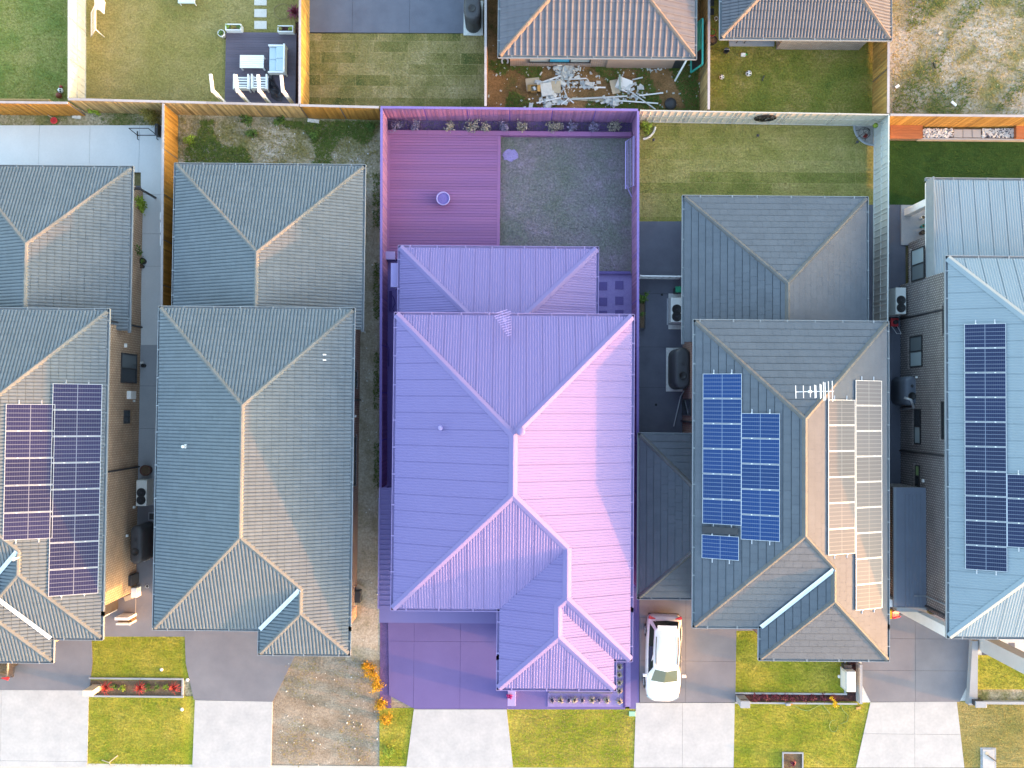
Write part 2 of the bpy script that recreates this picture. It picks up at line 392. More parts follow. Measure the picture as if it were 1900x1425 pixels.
def tile_strips(prof, w, g, over=0.03):
    """one tile as strips [(u,v,h)...] for clipping, v 0 = lower edge"""
    pr = PROF[prof]; st = []
    lift = .024; v1 = g - (.016 if prof != 'flat' else .026); rec = .012 if prof != 'flat' else .022
    for (ua, ha), (ub, hb) in zip(pr, pr[1:]):
        st.append([(ua*w, 0, ha+lift), (ub*w, 0, hb+lift), (ub*w, v1, hb+.004), (ua*w, v1, ha+.004)])
        st.append([(ua*w, v1, ha*.3-rec), (ub*w, v1, hb*.3-rec), (ub*w, g + .02, hb*.3-rec), (ua*w, g + .02, ha*.3-rec)])
    lip = [[(ua*w, 0, -.03), (ub*w, 0, -.03), (ub*w, 0, hb+lift), (ua*w, 0, ha+lift)] for (ua, ha), (ub, hb) in zip(pr, pr[1:])]
    return st, lip

def lay_tiles(roof, roofobj, prof, w, g, m, budget):
    """every tile is geometry: the ones that show largest are objects, the rest is one joined part"""
    st, lip = tile_strips(prof, w, g)
    one = MB()
    for q in st + lip: one.add(q, [tuple(range(len(q)))])
    if prof == 'flat':
        h0 = PROF[prof][0][1]
        for uu in (PROF[prof][0][0]*w, PROF[prof][-1][0]*w): one.add([(uu,0,-.004),(uu,g+.03,-.02),(uu,g+.03,h0),(uu,0,h0+.022)], [(0,1,2,3)])
    me = one.mesh('roof_tile', m)
    full = []; rest = MB()
    for k, poly in roof.pieces:
        puv = ccw(roof.uv(k, poly)); X = roof.plane_xf(k)
        u0 = min(p[0] for p in puv); u1 = max(p[0] for p in puv); v0 = min(p[1] for p in puv); v1 = max(p[1] for p in puv)
        edges = []
        for i in range(len(puv)):
            a, b = puv[i], puv[(i+1) % len(puv)]; L = math.hypot(b[0]-a[0], b[1]-a[1])
            if L > 1e-4: edges.append((-(b[1]-a[1])/L, (b[0]-a[0])/L, ((b[1]-a[1])*a[0] - (b[0]-a[0])*a[1])/L))
        j = math.floor(v0 / g)
        while j * g < v1:
            st_ = .5*w*(j % 2) if prof == 'flat' else 0.0
            i = math.floor((u0 - st_) / w)
            while i * w + st_ < u1:
                cu, cv = i * w + st_, j * g
                cor = [(cu, cv), (cu + w, cv), (cu + w, cv + g + .03), (cu, cv + g + .03)]
                worst = min(e[0]*x + e[1]*y + e[2] for e in edges for x, y in cor)
                best = min(max(e[0]*x + e[1]*y + e[2] for x, y in cor) for e in edges)
                if worst >= -.03: full.append((k, cu, cv, X))
                elif best > 0:
                    tn = random.random()*.98 + .01
                    for q in st + lip:
                        pts = [(cu + a, cv + b, c) for a, b, c in q]
                        for e in edges:
                            pts = clip(pts, *e)
                            if len(pts) < 3: break
                        if len(pts) >= 3:
                            rest.tone = tn; rest.add([X @ Vector(p) for p in pts], [tuple(range(len(pts)))])
                i += 1
            j += 1
    def shows(t):
        c = t[3] @ Vector((t[1], t[2], 0)); d = (c - Vector((0, 0, HC)))
        fx = abs(c.x) / (HC - c.z) * FPX; fy = abs(c.y) / (HC - c.z) * FPX
        vis = 1 if fx < 930 and fy < 690 else 0
        return (vis, -d.normalized().dot(t[3].to_3x3() @ Vector((0, 0, 1))) / d.length_squared)
    full.sort(key=shows, reverse=True)
    for n, (k, cu, cv, X) in enumerate(full):
        if n < budget: place(me, 'roof_tile', X @ Matrix.Translation((cu, cv, 0)), roofobj)
        else:
            rest.tone = random.random()*.98 + .01
            for q in st + lip: rest.add([X @ Vector((cu + a, cv + b, c)) for a, b, c in q], [tuple(range(len(q)))])
    o = rest.build('tile_field', m, roofobj); tag(o, kind='stuff')

def lay_sheets(roof, roofobj, m, w=0.762, rib=0.127, hgt=0.017):
    """corrugated sheets, one object per sheet"""
    for k, poly in roof.pieces:
        puv = ccw(roof.uv(k, poly)); X = roof.plane_xf(k)
        u0 = min(p[0] for p in puv); u1 = max(p[0] for p in puv)
        i = math.floor(u0 / w)
        while i * w < u1:
            b = MB(); cu = i * w; n = int(round(w / rib))
            for r in range(n):
                a = cu + r * rib
                prof = [(0, 0), (.34, 0), (.46, hgt), (.78, hgt), (.90, 0), (1, 0)]
                if r == n - 1: prof[-1] = (1.0, .016)
                for (ua, ha), (ub, hb) in zip(prof, prof[1:]):
                    pts = [(a + ua*rib, -1, ha), (a + ub*rib, -1, hb), (a + ub*rib, 30, hb), (a + ua*rib, 30, ha)]
                    for e in range(len(puv)):
                        p, q = puv[e], puv[(e+1) % len(puv)]; L = math.hypot(q[0]-p[0], q[1]-p[1])
                        if L < 1e-4: continue
                        pts = clip(pts, -(q[1]-p[1])/L, (q[0]-p[0])/L, ((q[1]-p[1])*p[0]-(q[0]-p[0])*p[1])/L)
                        if len(pts) < 3: break
                    if len(pts) >= 3: b.add([X @ Vector((p[0], p[1], p[2] + .012)) for p in pts], [tuple(range(len(pts)))])
            if b.v: b.build('roof_sheet', m, roofobj)
            i += 1

def caps(roof, roofobj, m, metal=False, valley_mat=None, width=0.135, step=0.40):
    prof = [(-width, -.055), (-width*.55, .045), (0, .085), (width*.55, .045), (width, -.055)]
    b = MB(); vs = []
    for x, lift in ((0, .014), (step + .03, 0)):
        for y, z in prof: vs.append((x, y, z + lift))
    fs = [(i, i+1, 6+i, 5+i) for i in range(4)] + [(4, 3, 2, 1, 0), (5, 6, 7, 8, 9)]
    fs = [tuple(reversed(f)) for f in fs]
    b.add(vs, fs); me = b.mesh('ridge_cap', m)
    for kind, p, q, k, k2 in roof.lines():
        up = None
        if kind == 'ridge':
            up = (roof.planes[k]['N'] + roof.planes[k2]['N']).normalized()
            if p.z > q.z: p, q = q, p
            M = frame_axes(p, q, up); L = (q - p).length
            if metal:
                c = MB(); pr = [(-.20, -.075), (-.05, .03), (0, .05), (.05, .03), (.20, -.075)]
                if abs(p.z - q.z) > .3: pr = [(-.17, -.03), (-.04, .04), (0, .055), (.04, .04), (.17, -.03)]
                c.add([M @ Vector((x, y, z + .03)) for x in (-.02, L + .02) for y, z in pr], [(5+i, 6+i, i+1, i) for i in range(4)] + [(0,1,2,3,4), (9,8,7,6,5)])
                c.build('ridge_capping', m, roofobj)
            else:
                n = max(1, round(L / step)); f = L / n / step
                for i in range(n):
                    place(me, 'ridge_cap', M @ Matrix.Translation((i * L / n, 0, .015)) @ Matrix.Diagonal((f, 1, 1, 1)), roofobj)
        elif kind == 'valley' and valley_mat is not None:
            up = (roof.planes[k]['N'] + roof.planes[k2]['N']).normalized(); M = frame_axes(p, q, up); L = (q - p).length
            c = MB(); c.add([M @ Vector((x, y, z)) for x in (0, L) for y, z in ((-.10, .12), (-.02, .10), (.02, .10), (.10, .12))], [(4+i, 5+i, i+1, i) for i in range(3)])
            c.build('valley_flashing', valley_mat, roofobj)

def gutters(roof, roofobj, m):
    for kind, p, q, k, k2 in roof.lines():
        if kind != 'eave': continue
        pl = roof.planes[k]; out = Vector((pl['N'].x, pl['N'].y, 0)).normalized(); d = (q - p).normalized()
        c = MB()
        def strip(o0, o1, z0, z1):
            a = p + out * o0 - d * .11; e = q + out * o0 + d * .11; f = q + out * o1 + d * .11; g = p + out * o1 - d * .11
            n = len(c.v)
            vs = [(v.x, v.y, roof.ze + z) for z in (z0, z1) for v in (a, e, f, g)]
            c.add(vs, [(0,3,2,1),(4,5,6,7),(0,1,5,4),(1,2,6,5),(2,3,7,6),(3,0,4,7)])
        strip(.0, .112, -.115, -.10); strip(.112, .135, -.115, .012); strip(-.012, 0.0, -.18, -.02)
        L = (q - p).length; x = 0.6
        while x < L - .2:
            s0 = p + d * x
            a = s0 + out * .0; b2 = s0 + out * .14
            c.bar((a.x, a.y, roof.ze + .02), (b2.x, b2.y, roof.ze + .02), .05, .012); x += 1.25 + random.random() * .5
        c.build('gutter', m, roofobj)

def wall_cells(rects):
    xs = sorted({r[0] for r in rects} | {r[1] for r in rects}); ys = sorted({r[2] for r in rects} | {r[3] for r in rects})
    inn = lambda i, j: 0 <= i < len(xs)-1 and 0 <= j < len(ys)-1 and any(r[0] <= (xs[i]+xs[i+1])/2 <= r[1] and r[2] <= (ys[j]+ys[j+1])/2 <= r[3] for r in rects)
    return xs, ys, inn
def wall_mesh(b, rects, z0, z1):
    xs, ys, inn = wall_cells(rects)
    for i in range(len(xs)-1):
        for j in range(len(ys)-1):
            if not inn(i, j): continue
            x0, x1, y0, y1 = xs[i], xs[i+1], ys[j], ys[j+1]
            if not inn(i-1, j): b.add([(x0,y1,z0),(x0,y0,z0),(x0,y0,z1),(x0,y1,z1)], [(0,1,2,3)])
            if not inn(i+1, j): b.add([(x1,y0,z0),(x1,y1,z0),(x1,y1,z1),(x1,y0,z1)], [(0,1,2,3)])
            if not inn(i, j-1): b.add([(x0,y0,z0),(x1,y0,z0),(x1,y0,z1),(x0,y0,z1)], [(0,1,2,3)])
            if not inn(i, j+1): b.add([(x1,y1,z0),(x0,y1,z0),(x0,y1,z1),(x1,y1,z1)], [(0,1,2,3)])
def soffit_mesh(b, rects, z):
    xs, ys, inn = wall_cells(rects)
    for i in range(len(xs)-1):
        for j in range(len(ys)-1):
            if inn(i, j): b.add([(xs[i],ys[j],z),(xs[i],ys[j+1],z),(xs[i+1],ys[j+1],z),(xs[i+1],ys[j],z)], [(0,1,2,3)])

def roof_on(house, rects, ze, slope, cover, m, cap_m, gut_m, over=.5, z0=0.0, wall_m=None, budget=0, valley=None, wall=True, tile=('double', .33, .335), cap_w=.13, wall_rects=None):
    roof = Roof(rects, ze, slope)
    b = MB()
    for k, poly in roof.pieces:
        b.add([(x, y, roof.h(k, x, y) - .045) for x, y in poly], [tuple(range(len(poly)))])
    for kind, p, q, k, k2 in roof.lines():          # close cut edges down to the eave level
        if kind == 'edge': b.add([(p.x, p.y, ze - .1), (q.x, q.y, ze - .1), (q.x, q.y, q.z), (p.x, p.y, p.z)], [(0, 1, 2, 3)])
    soffit_mesh(b, [r[:4] for r in rects], ze - .12)
    ro = b.build('roof', m, house)
    if cover == 'tile': lay_tiles(roof, ro, tile[0], tile[1], tile[2], m, budget); caps(roof, ro, cap_m, False, valley, cap_w)
    else: lay_sheets(roof, ro, m); caps(roof, ro, cap_m, True, valley)
    gutters(roof, ro, gut_m)
    if wall:
        w = MB(); ov = over
        wall_mesh(w, wall_rects if wall_rects else [(r[0] + (0 if 'W' in r[4] else ov), r[1] - (0 if 'E' in r[4] else ov), r[2] + (0 if 'S' in r[4] else ov), r[3] - (0 if 'N' in r[4] else ov)) for r in rects], z0, ze - .121)
        w.build('wall', wall_m, house)
    return roof, ro

def window(house, face, c, y0, y1, z0, z1, frame_m, pane_m, sill_m=None, n=2, horiz=False, panes=None):
    """window proud of a wall; face 'E','W','S'; c = wall plane coordinate"""
    sg = {'E': 1, 'W': -1, 'S': -1, 'N': 1}[face]
    def bx(b, a0, a1, d0, d1, c0, c1):
        p0, p1 = sorted((c + sg * d0, c + sg * d1))
        if face in 'EW': b.box(p0, p1, a0, a1, c0, c1)
        else: b.box(a0, a1, p0, p1, c0, c1)
    f = MB(); t = .06
    bx(f, y0, y1, .002, .05, z0, z0 + t); bx(f, y0, y1, .002, .05, z1 - t, z1)
    bx(f, y0, y0 + t, .002, .05, z0 + t, z1 - t); bx(f, y1 - t, y1, .002, .05, z0 + t, z1 - t)
    for i in range(1, n):
        yc = y0 + (y1 - y0) * i / n; bx(f, yc - t/2, yc + t/2, .002, .048, z0 + t, z1 - t)
    w = f.build('window', frame_m, house)
    for i in range(n):
        b = MB(); a0 = y0 + (y1 - y0) * i / n; a1 = y0 + (y1 - y0) * (i + 1) / n
        bx(b, a0 + t/2 + .001, a1 - t/2 - .001, .002, .02, z0 + t/2, z1 - t/2); b.build('pane', (panes[i] if panes else pane_m), w)
    if sill_m is not None:
        k = 0; yy = y0 - .05
        while yy < y1 + .04:
            b = MB(); bx(b, yy, yy + .076, .002, .075, z0 - .16, z0 - .02); b.build('sill_brick', sill_m, w); yy += .115
    return w

def downpipe(house, x, y, z1, m):
    MB().tube([(x, y, 0.02), (x, y, z1)], .045, 8).build('downpipe', m, house, True)

# ------------------------------------------------------------------ solar arrays
def solar(label, roof, k, quads, cell, frame_m, group, loc_z=.10):
    """quads: list of (px_left, px_right, py_top, py_bottom, rows[, brackets]) of panel columns in the photo"""
    p = roof.planes[k]; n = p['N']; o = p['O'] + n * loc_z; X = roof.plane_xf(k); U, V = p['U'], p['V']
    c0 = hit(quads[0][0], quads[0][2], o, n); root = thing('solar_array', label, 'solar panels', c0, group)
    meshes = {}
    for (a, b, t, bt, rows) in quads:
        A = hit(a, t, o, n); B = hit(b, bt, o, n)
        ua, va = (A - o).dot(U), (A - o).dot(V); ub, vb = (B - o).dot(U), (B - o).dot(V)
        u0, u1 = sorted((ua, ub)); v0, v1 = sorted((va, vb)); w = (u1 - u0) / rows; l = v1 - v0; key = (round(w, 3), round(l, 3))
        if key not in meshes:
            g = MB(); e = .018; gap = .012
            x0, x1, y0, y1 = gap, w - gap, 0.0, l
            fr = MB()
            for q in ((x0, x1, y0, y0+e), (x0, x1, y1-e, y1), (x0, x0+e, y0+e, y1-e), (x1-e, x1, y0+e, y1-e)): fr.box(*q, -.035, .004)
            g.box(x0+e, x1-e, y0+e, y1-e, -.03, 0)
            me = g.mesh('solar_panel', cell); uvl = me.uv_layers.new(name='UVMap')
            for li, lp in enumerate(me.loops):
                co = me.vertices[lp.vertex_index].co; uvl.data[li].uv = ((co.y - y0 - e)/(l - 2*e), (co.x - x0 - e)/(w - 2*gap - 2*e))
            cl = MB()
            cl.box(-.02, .02, -.03, .03, -.02, .012)
            meshes[key] = (me, fr.mesh('frame', frame_m), cl.mesh('clamp', MATS['white_metal']))
        me, fm, cm = meshes[key]
        for r in range(rows):
            pn = place(me, 'solar_panel', Matrix.Translation((0, 0, 0)) @ X @ Matrix.Translation((u0 + r * w, v0, loc_z)), root)
            f = bpy.data.objects.new('frame', fm); col.objects.link(f); f.parent = pn
            for yy in (l*.28, l*.74): c = bpy.data.objects.new('clamp', cm); col.objects.link(c); c.parent = pn; c.location = (0, yy, 0)
        rl = MB()
        for vv in (v0 + l*.28, v0 + l*.74):
            rl.bar(X @ Vector((u0 - .18, vv, loc_z - .06)), X @ Vector((u1 + .18, vv, loc_z - .06)), .04, .04)
        rl.build('rail', frame_m, root)
    return root

# ------------------------------------------------------------------ fences
def timber_fence(label, a, b, h, m_pal, m_post, m_cap, side=1, bay=2.4, pw=.105):
    """paling fence between two points of its top line (world xy); each bay is posts, rails and a joined run of palings"""
    a = Vector((a[0], a[1], 0)); b = Vector((b[0], b[1], 0)); d = (b - a); L = d.length; d.normalize(); nn = Vector((-d.y, d.x, 0)) * side
    root = thing('paling_fence', label, 'fence', a)
    n = max(1, round(L / bay)); s = L / n
    for i in range(n + 1):
        p = a + d * min(L - .05, max(.05, i * s)); c = MB(); c.mbox(frame_axes(p + Vector((0,0,h/2-.02)), p + d + Vector((0,0,h/2-.02)), Vector((0,0,1))), .09, .10, h - .04); c.build('post', m_post, root)
    for i in range(n):
        p = a + d * (i * s); r = MB()
        for z in (.35, h * .55, h - .22): r.bar(p + Vector((0,0,z)) - nn*.0, p + d * s + Vector((0,0,z)), .045, .075)
        r.build('rail', m_post, root)
        q = MB(); x = .05
        while x < s - .03:
            ww = min(pw, s - x); q.tone = random.random()*.98 + .01
            lift = .012 * ((int(x / pw)) % 2); hh = h - .03 - random.random() * .015
            c = p + d * (x + ww/2) + nn * (.058 + lift) + Vector((0, 0, hh/2 + .02))
            q.mbox(frame_axes(c, c + d, Vector((0,0,1))) , ww - .006, .014, hh - .02)
            c2 = p + d * (x + ww/2 + .05) - nn * (.058 + lift) + Vector((0, 0, hh/2 + .02))
            if x + .1 < s - .05: q.mbox(frame_axes(c2, c2 + d, Vector((0,0,1))), ww - .006, .014, hh - .02)
            x += pw
        tag(q.build('palings', m_pal, root), kind='stuff')
        cp = MB(); cp.mbox(frame_axes(p + d*s/2 + Vector((0,0,h)), p + d*s/2 + d + Vector((0,0,h)), Vector((0,0,1))), s - .006, .12, .035); cp.build('capping', m_cap, root)
    return root

def metal_fence(label, a, b, h, m, m_post, side=1, bay=2.37, rail=True):
    a = Vector((a[0], a[1], 0)); b = Vector((b[0], b[1], 0)); d = (b - a); L = d.length; d.normalize(); nn = Vector((-d.y, d.x, 0)) * side; Z = Vector((0,0,1))
    root = thing('sheet_metal_fence', label, 'fence', a)
    n = max(1, round(L / bay)); s = L / n
    for i in range(n + 1):
        p = a + d * min(L - .03, max(.03, i * s)); c = MB(); c.mbox(frame_axes(p + Z*(h/2), p + d + Z*(h/2), Z), .06, .07, h - .02); c.build('post', m_post, root)
    for i in range(n):
        p = a + d * (i * s); q = MB(); x = .03; k = 0
        while x < s - .05:
            # trapezoidal rib every 0.36 m
            pr = [(0, 0), (.13, 0), (.16, .03), (.20, .03), (.23, 0), (.36, 0)]
            for (ua, ha), (ub, hb) in zip(pr, pr[1:]):
                xa, xb = min(x + ua, s - .03), min(x + ub, s - .03)
                if xb - xa < 1e-3: continue
                A = p + d * xa + nn * ha; B = p + d * xb + nn * hb
                q.add([A + Z*.05, B + Z*.05, B + Z*(h-.03), A + Z*(h-.03)], [(0,1,2,3)])
            x += .36
        q.build('fence_sheet', m, root)
        r = MB()
        for z in ((.06, h - .02) + ((h * .5,) if rail else ())): r.bar(p + Z*z + nn*.02, p + d*s + Z*z + nn*.02, .062 if z != h*.5 else .035, .05)
        r.build('rail', m_post, root)
    return root

# ------------------------------------------------------------------ ground pieces
def sheet(name, poly, z, m, label=None, z0=-.12):
    b = MB().prism(poly, z0, z); o = b.build(name, m); tag(o, label, None, None, 'structure'); return o
def slabs(name, poly, z, m, base_m, xc=(), yc=(), gap=.012, label=None):
    """paving cut into slabs by control joints at world x / y"""
    o = MB().prism(poly, -.14, z - .02).build(name, base_m); tag(o, label, None, None, 'structure')
    poly = ccw(poly); xs = [-1e3] + sorted(xc) + [1e3]; ys = [-1e3] + sorted(yc) + [1e3]
    for i in range(len(xs)-1):
        for j in range(len(ys)-1):
            q = clip(clip(poly, 1, 0, -xs[i] - gap/2), -1, 0, xs[i+1] - gap/2); q = clip(clip(q, 0, 1, -ys[j] - gap/2), 0, -1, ys[j+1] - gap/2) if len(q) > 2 else []
            if len(q) > 2 and abs(area(q)) > .02:
                b = MB(); b.prism(q, -.1, z); b.build('slab', m, o)
    return o
def scatter_grass(name, label, poly, per_m2, size, m, seed=1, keep=None, cat=None):
    rnd = random.Random(seed); x0 = min(p[0] for p in poly); x1 = max(p[0] for p in poly); y0 = min(p[1] for p in poly); y1 = max(p[1] for p in poly)
    n = int((x1-x0)*(y1-y0)*per_m2); v = []; f = []
    for _ in range(n):
        x, y = rnd.uniform(x0, x1), rnd.uniform(y0, y1)
        if not inside(poly, x, y) or (keep and not keep(x, y)): continue
        for k in range(3):
            a = rnd.uniform(0, 6.283); l = size * rnd.uniform(.5, 1.3); w = l * .16; hh = l * rnd.uniform(.5, 1.0)
            dx, dy = math.cos(a), math.sin(a); i = len(v)
            v += [(x - dy*w, y + dx*w, 0.0), (x + dy*w, y - dx*w, 0.0), (x + dx*l, y + dy*l, hh)]; f.append((i, i+1, i+2))
    me = bpy.data.meshes.new(name); me.from_pydata(v, [], f); me.materials.append(m); o = bpy.data.objects.new(name, me); col.objects.link(o)
    tag(o, label, cat, None, 'stuff'); return o
def shrub(name, label, x, y, r, h, leaf_m, stem_m, n=160, leaf=.09, z0=0.0, cat='shrub', group=None, flat=.8):
    root = thing(name, label, cat, (x, y, z0), group); s = MB(); f = MB()
    for k in range(6):
        a = random.uniform(0, 6.28); q = random.uniform(.3, .8) * r
        s.tube([(x, y, z0 - .02), (x + math.cos(a)*q*.5, y + math.sin(a)*q*.5, z0 + h*.4), (x + math.cos(a)*q, y + math.sin(a)*q, z0 + h*.8)], [.02, .014, .006], 4)
    s.build('stem', stem_m, root)
    clumps = [(random.uniform(-.6, .6)*r, random.uniform(-.6, .6)*r, random.uniform(.25, .9)*h) for _ in range(9)]
    for _ in range(n):
        cx, cy, cz = random.choice(clumps); rr = r * .5
        px = x + cx + random.gauss(0, .5)*rr; py = y + cy + random.gauss(0, .5)*rr; pz = z0 + max(.03, cz + random.gauss(0, .22)*h)
        M = Matrix.Translation((px, py, pz)) @ Matrix.Rotation(random.uniform(0, 6.28), 4, 'Z') @ Matrix.Rotation(random.uniform(-flat, flat), 4, 'X') @ Matrix.Rotation(random.uniform(-flat, flat), 4, 'Y')
        l = leaf * random.uniform(.6, 1.3); f.tone = random.random()*.98 + .01
        f.add([M @ Vector(q) for q in ((-l, 0, 0), (0, -l*.4, .01), (l, 0, -.01), (0, l*.4, .01))], [(0, 1, 2, 3)])
    f.build('foliage', leaf_m, root); return root
def strappy(name, label, x, y, r, h, leaf_m, n=26, z0=0.0, cat='plant', group=None, w=.03):
    """rosette of long narrow leaves"""
    b = MB()
    for k in range(n):
        a = 6.283 * k / n + random.uniform(-.15, .15); l = r * random.uniform(.65, 1.1); hh = h * random.uniform(.6, 1.1); b.tone = random.random()*.98 + .01
        dx, dy = math.cos(a), math.sin(a)
        pts = [(0, 0), (l*.45, hh), (l*.8, hh*.85), (l, hh*.45)]; ws = [w, w*1.1, w*.7, .003]
        vs = []
        for (q, z), ww in zip(pts, ws): vs += [(x + dx*q - dy*ww, y + dy*q + dx*ww, z0 + z), (x + dx*q + dy*ww, y + dy*q - dx*ww, z0 + z)]
        b.add(vs, [(2*i, 2*i+1, 2*i+3, 2*i+2) for i in range(3)])
    o = b.build(name, leaf_m, None, False, (x, y, z0)); return tag(o, label, cat, group)

# ------------------------------------------------------------------ material palette
white_metal = mat('white_metal', (.78, .79, .80), (.72, .73, .74), 5, .4)
M_white = mat('white_paint', (.80, .80, .79), (.74, .74, .73), 4, .5)
M_offwhite = mat('aged_white', (.66, .66, .63), (.52, .52, .5), 9, .7, fine=.1)
M_black = mat('black_plastic', (.018, .018, .02), (.03, .03, .032), 6, .5)
M_dark = mat('dark_metal', (.05, .052, .058), (.04, .04, .045), 6, .45)
M_alu = mat('silver_frame', (.55, .57, .6), (.5, .52, .55), 5, .35, metal=.3)
M_tank = mat('charcoal_tank', (.055, .058, .066), (.045, .047, .053), 4, .5, fine=.1)
M_ac = mat('ac_casing', (.62, .63, .6), (.56, .57, .55), 6, .5)
M_soil = ground_mat('soil', [(.10, .07, .045), (.15, .105, .07), (.20, .15, .10)], 1.4, .45, 22)
M_mulch = ground_mat('dark_mulch', [(.03, .018, .018), (.06, .03, .03), (.12, .05, .045)], 4, .6, 26)
M_dirt = ground_mat('bare_dirt', [(.17, .135, .095), (.27, .225, .17), (.36, .32, .26)], .8, 0.52, 12, specks=((.55, .52, .47), .15))
M_weedy = ground_mat('weedy_dirt', [(.09, .125, .03), (.19, .175, .075), (.34, .295, .21), (.48, .45, .40)], .5, .62, 8, specks=((.65, .62, .57), .12))
M_vacant = ground_mat('vacant_lot_ground', [(.085, .125, .035), (.17, .165, .07), (.29, .25, .17), (.38, .345, .29), (.33, .29, .2)], .42, .57, 8, specks=((.66, .64, .6), .16), off=7)
M_redsoil = ground_mat('red_brown_soil', [(.07, .10, .025), (.19, .115, .05), (.29, .165, .075), (.31, .20, .11)], .7, 0.52, 12, specks=((.6, .57, .5), .18), off=5)
M_ground = ground_mat('outer_ground', [(.08, .09, .03), (.16, .14, .07), (.22, .18, .12)], .3)
G_green = ground_mat('green_lawn', [(0.103, 0.149, 0.034), (0.172, 0.201, 0.052), (0.253, 0.241, 0.075), (0.322, 0.270, 0.098)], .55, 0.64, 9)
G_dry = ground_mat('dry_lawn', [(.15, .155, .04), (.235, .205, .065), (.29, .24, .09), (.33, .265, .115)], .35, 0.52, 10, off=3)
G_dim = ground_mat('shaggy_lawn', [(0.090, 0.126, 0.026), (0.168, 0.180, 0.036), (0.252, 0.216, 0.060), (0.312, 0.252, 0.102)], .6, 0.64, 9, off=9)
G_turf = ground_mat('turf_squares', [(.09, .10, .03), (.17, .15, .05), (.26, .21, .09), (.33, .26, .13)], .5, 0.59, 10, turf=(1.9, .62), turf_var=.30, off=2)
G_stripe = ground_mat('striped_turf', [(0.134, 0.151, 0.034), (0.213, 0.207, 0.056), (0.280, 0.252, 0.084), (0.336, 0.280, 0.112)], .5, 0.56, 10, turf=(9.0, .62), turf_var=.25, off=4)
G_fake = ground_mat('artificial_turf', [(.018, .052, .012), (.026, .068, .016), (.036, .085, .022)], 1.2, 0.49, 19)
G_front = ground_mat('front_lawn', [(0.134, 0.186, 0.017), (0.220, 0.240, 0.024), (0.329, 0.294, 0.044), (0.415, 0.330, 0.077)], .5, 0.59, 9, off=6)
C_pale = mat('pale_concrete', (.56, .585, .60), (.52, .545, .56), .8, .8, fine=.06, fscale=12, bump=.06)
C_apron = mat('crossover_concrete', (.455, .452, .445), (.365, .367, .37), 1.1, .8, fine=.12, fscale=7, bump=.06, detail=8)
C_char = mat('charcoal_concrete', (0.123, 0.131, 0.167), (0.096, 0.102, 0.133), 1.0, .75, fine=.18, fscale=40, bump=.1)
C_drive = mat('grey_drive', (0.200, 0.198, 0.216), (0.157, 0.157, 0.178), .7, .75, fine=.14, fscale=38, bump=.1)
C_joint = mat('joint_base', (.05, .05, .055), (.04, .04, .045), 3)  # dark base that shows in the gaps between slabs
C_path = mat('grey_path', (.33, .35, .38), (.29, .31, .335), .9, .8, fine=.1, fscale=20)
C_kerb = mat('kerb_concrete', (.5, .47, .42), (.42, .40, .36), 2, .85, fine=.1)
C_road = mat('asphalt', (.055, .055, .058), (.045, .045, .048), 2, .9, fine=.25, fscale=60)
# roofs
T_blue = mat('blue_grey_tile', (.137, .161, .182), (.118, .142, .162), .9, .6, .4, tone=.04, fine=.14, fscale=5)
T_cap = mat('tile_ridge', (.142, .152, .158), (.126, .135, .14), 3, .65, .4, tone=.08)
T_flat = mat('slate_tile', (.10, .115, .138), (.086, .10, .122), 1.5, .65, .4, tone=.04, fine=.12, fscale=20)
T_flatcap = mat('slate_ridge', (.115, .118, .12), (.10, .102, .105), 3, .65, .4, tone=.08)
T_mauve = mat('mauve_grey_tile', (.118, .118, .142), (.104, .104, .127), 1.2, .6, .4, tone=.05, fine=.1)
T_brown = mat('grey_brown_tile', (.12, .122, .14), (.106, .108, .125), 1.2, .6, .4, tone=.04, fine=.1)
T_brcap = mat('terracotta_cap', (.22, .165, .135), (.19, .14, .115), 3, .7, .3, tone=.1)
S_light = mat('pale_steel_sheet', (.235, .285, .32), (.22, .268, .30), .6, .4, .5)
S_purple = mat('purple_steel_sheet', (.205, .167, .358), (.196, .159, .344), .5, .7, .2)
S_purpcap = mat('purple_ridge_capping', (.205, .168, .355), (.196, .16, .34), .7, .7, .2)
GUT = mat('pale_gutter', (.27, .30, .325), (.24, .265, .29), 3, .5)
GUT_p = mat('lilac_gutter', (.29, .235, .46), (.27, .215, .43), 3, .5)
VAL = mat('valley_steel', (.66, .72, .76), (.6, .66, .7), 2, .3, .6)
# walls
B_brown = brick_mat('brown_brick', (.19, .095, .055), (.29, .15, .085), (.66, .56, .42), .013)
B_dark = brick_mat('dark_brick', (.030, .024, .027), (.060, .046, .048), (.62, .59, .58), .010)
B_tan = brick_mat('tan_brick', (.34, .23, .17), (.26, .17, .13), (.4, .36, .32))
B_red = brick_mat('red_brown_brick', (0.169, 0.078, 0.058), (0.234, 0.111, 0.078), (0.390, 0.325, 0.286))
B_purple = mat('purple_wall', (.18, .1, .42), (.14, .08, .36), 3, .8)
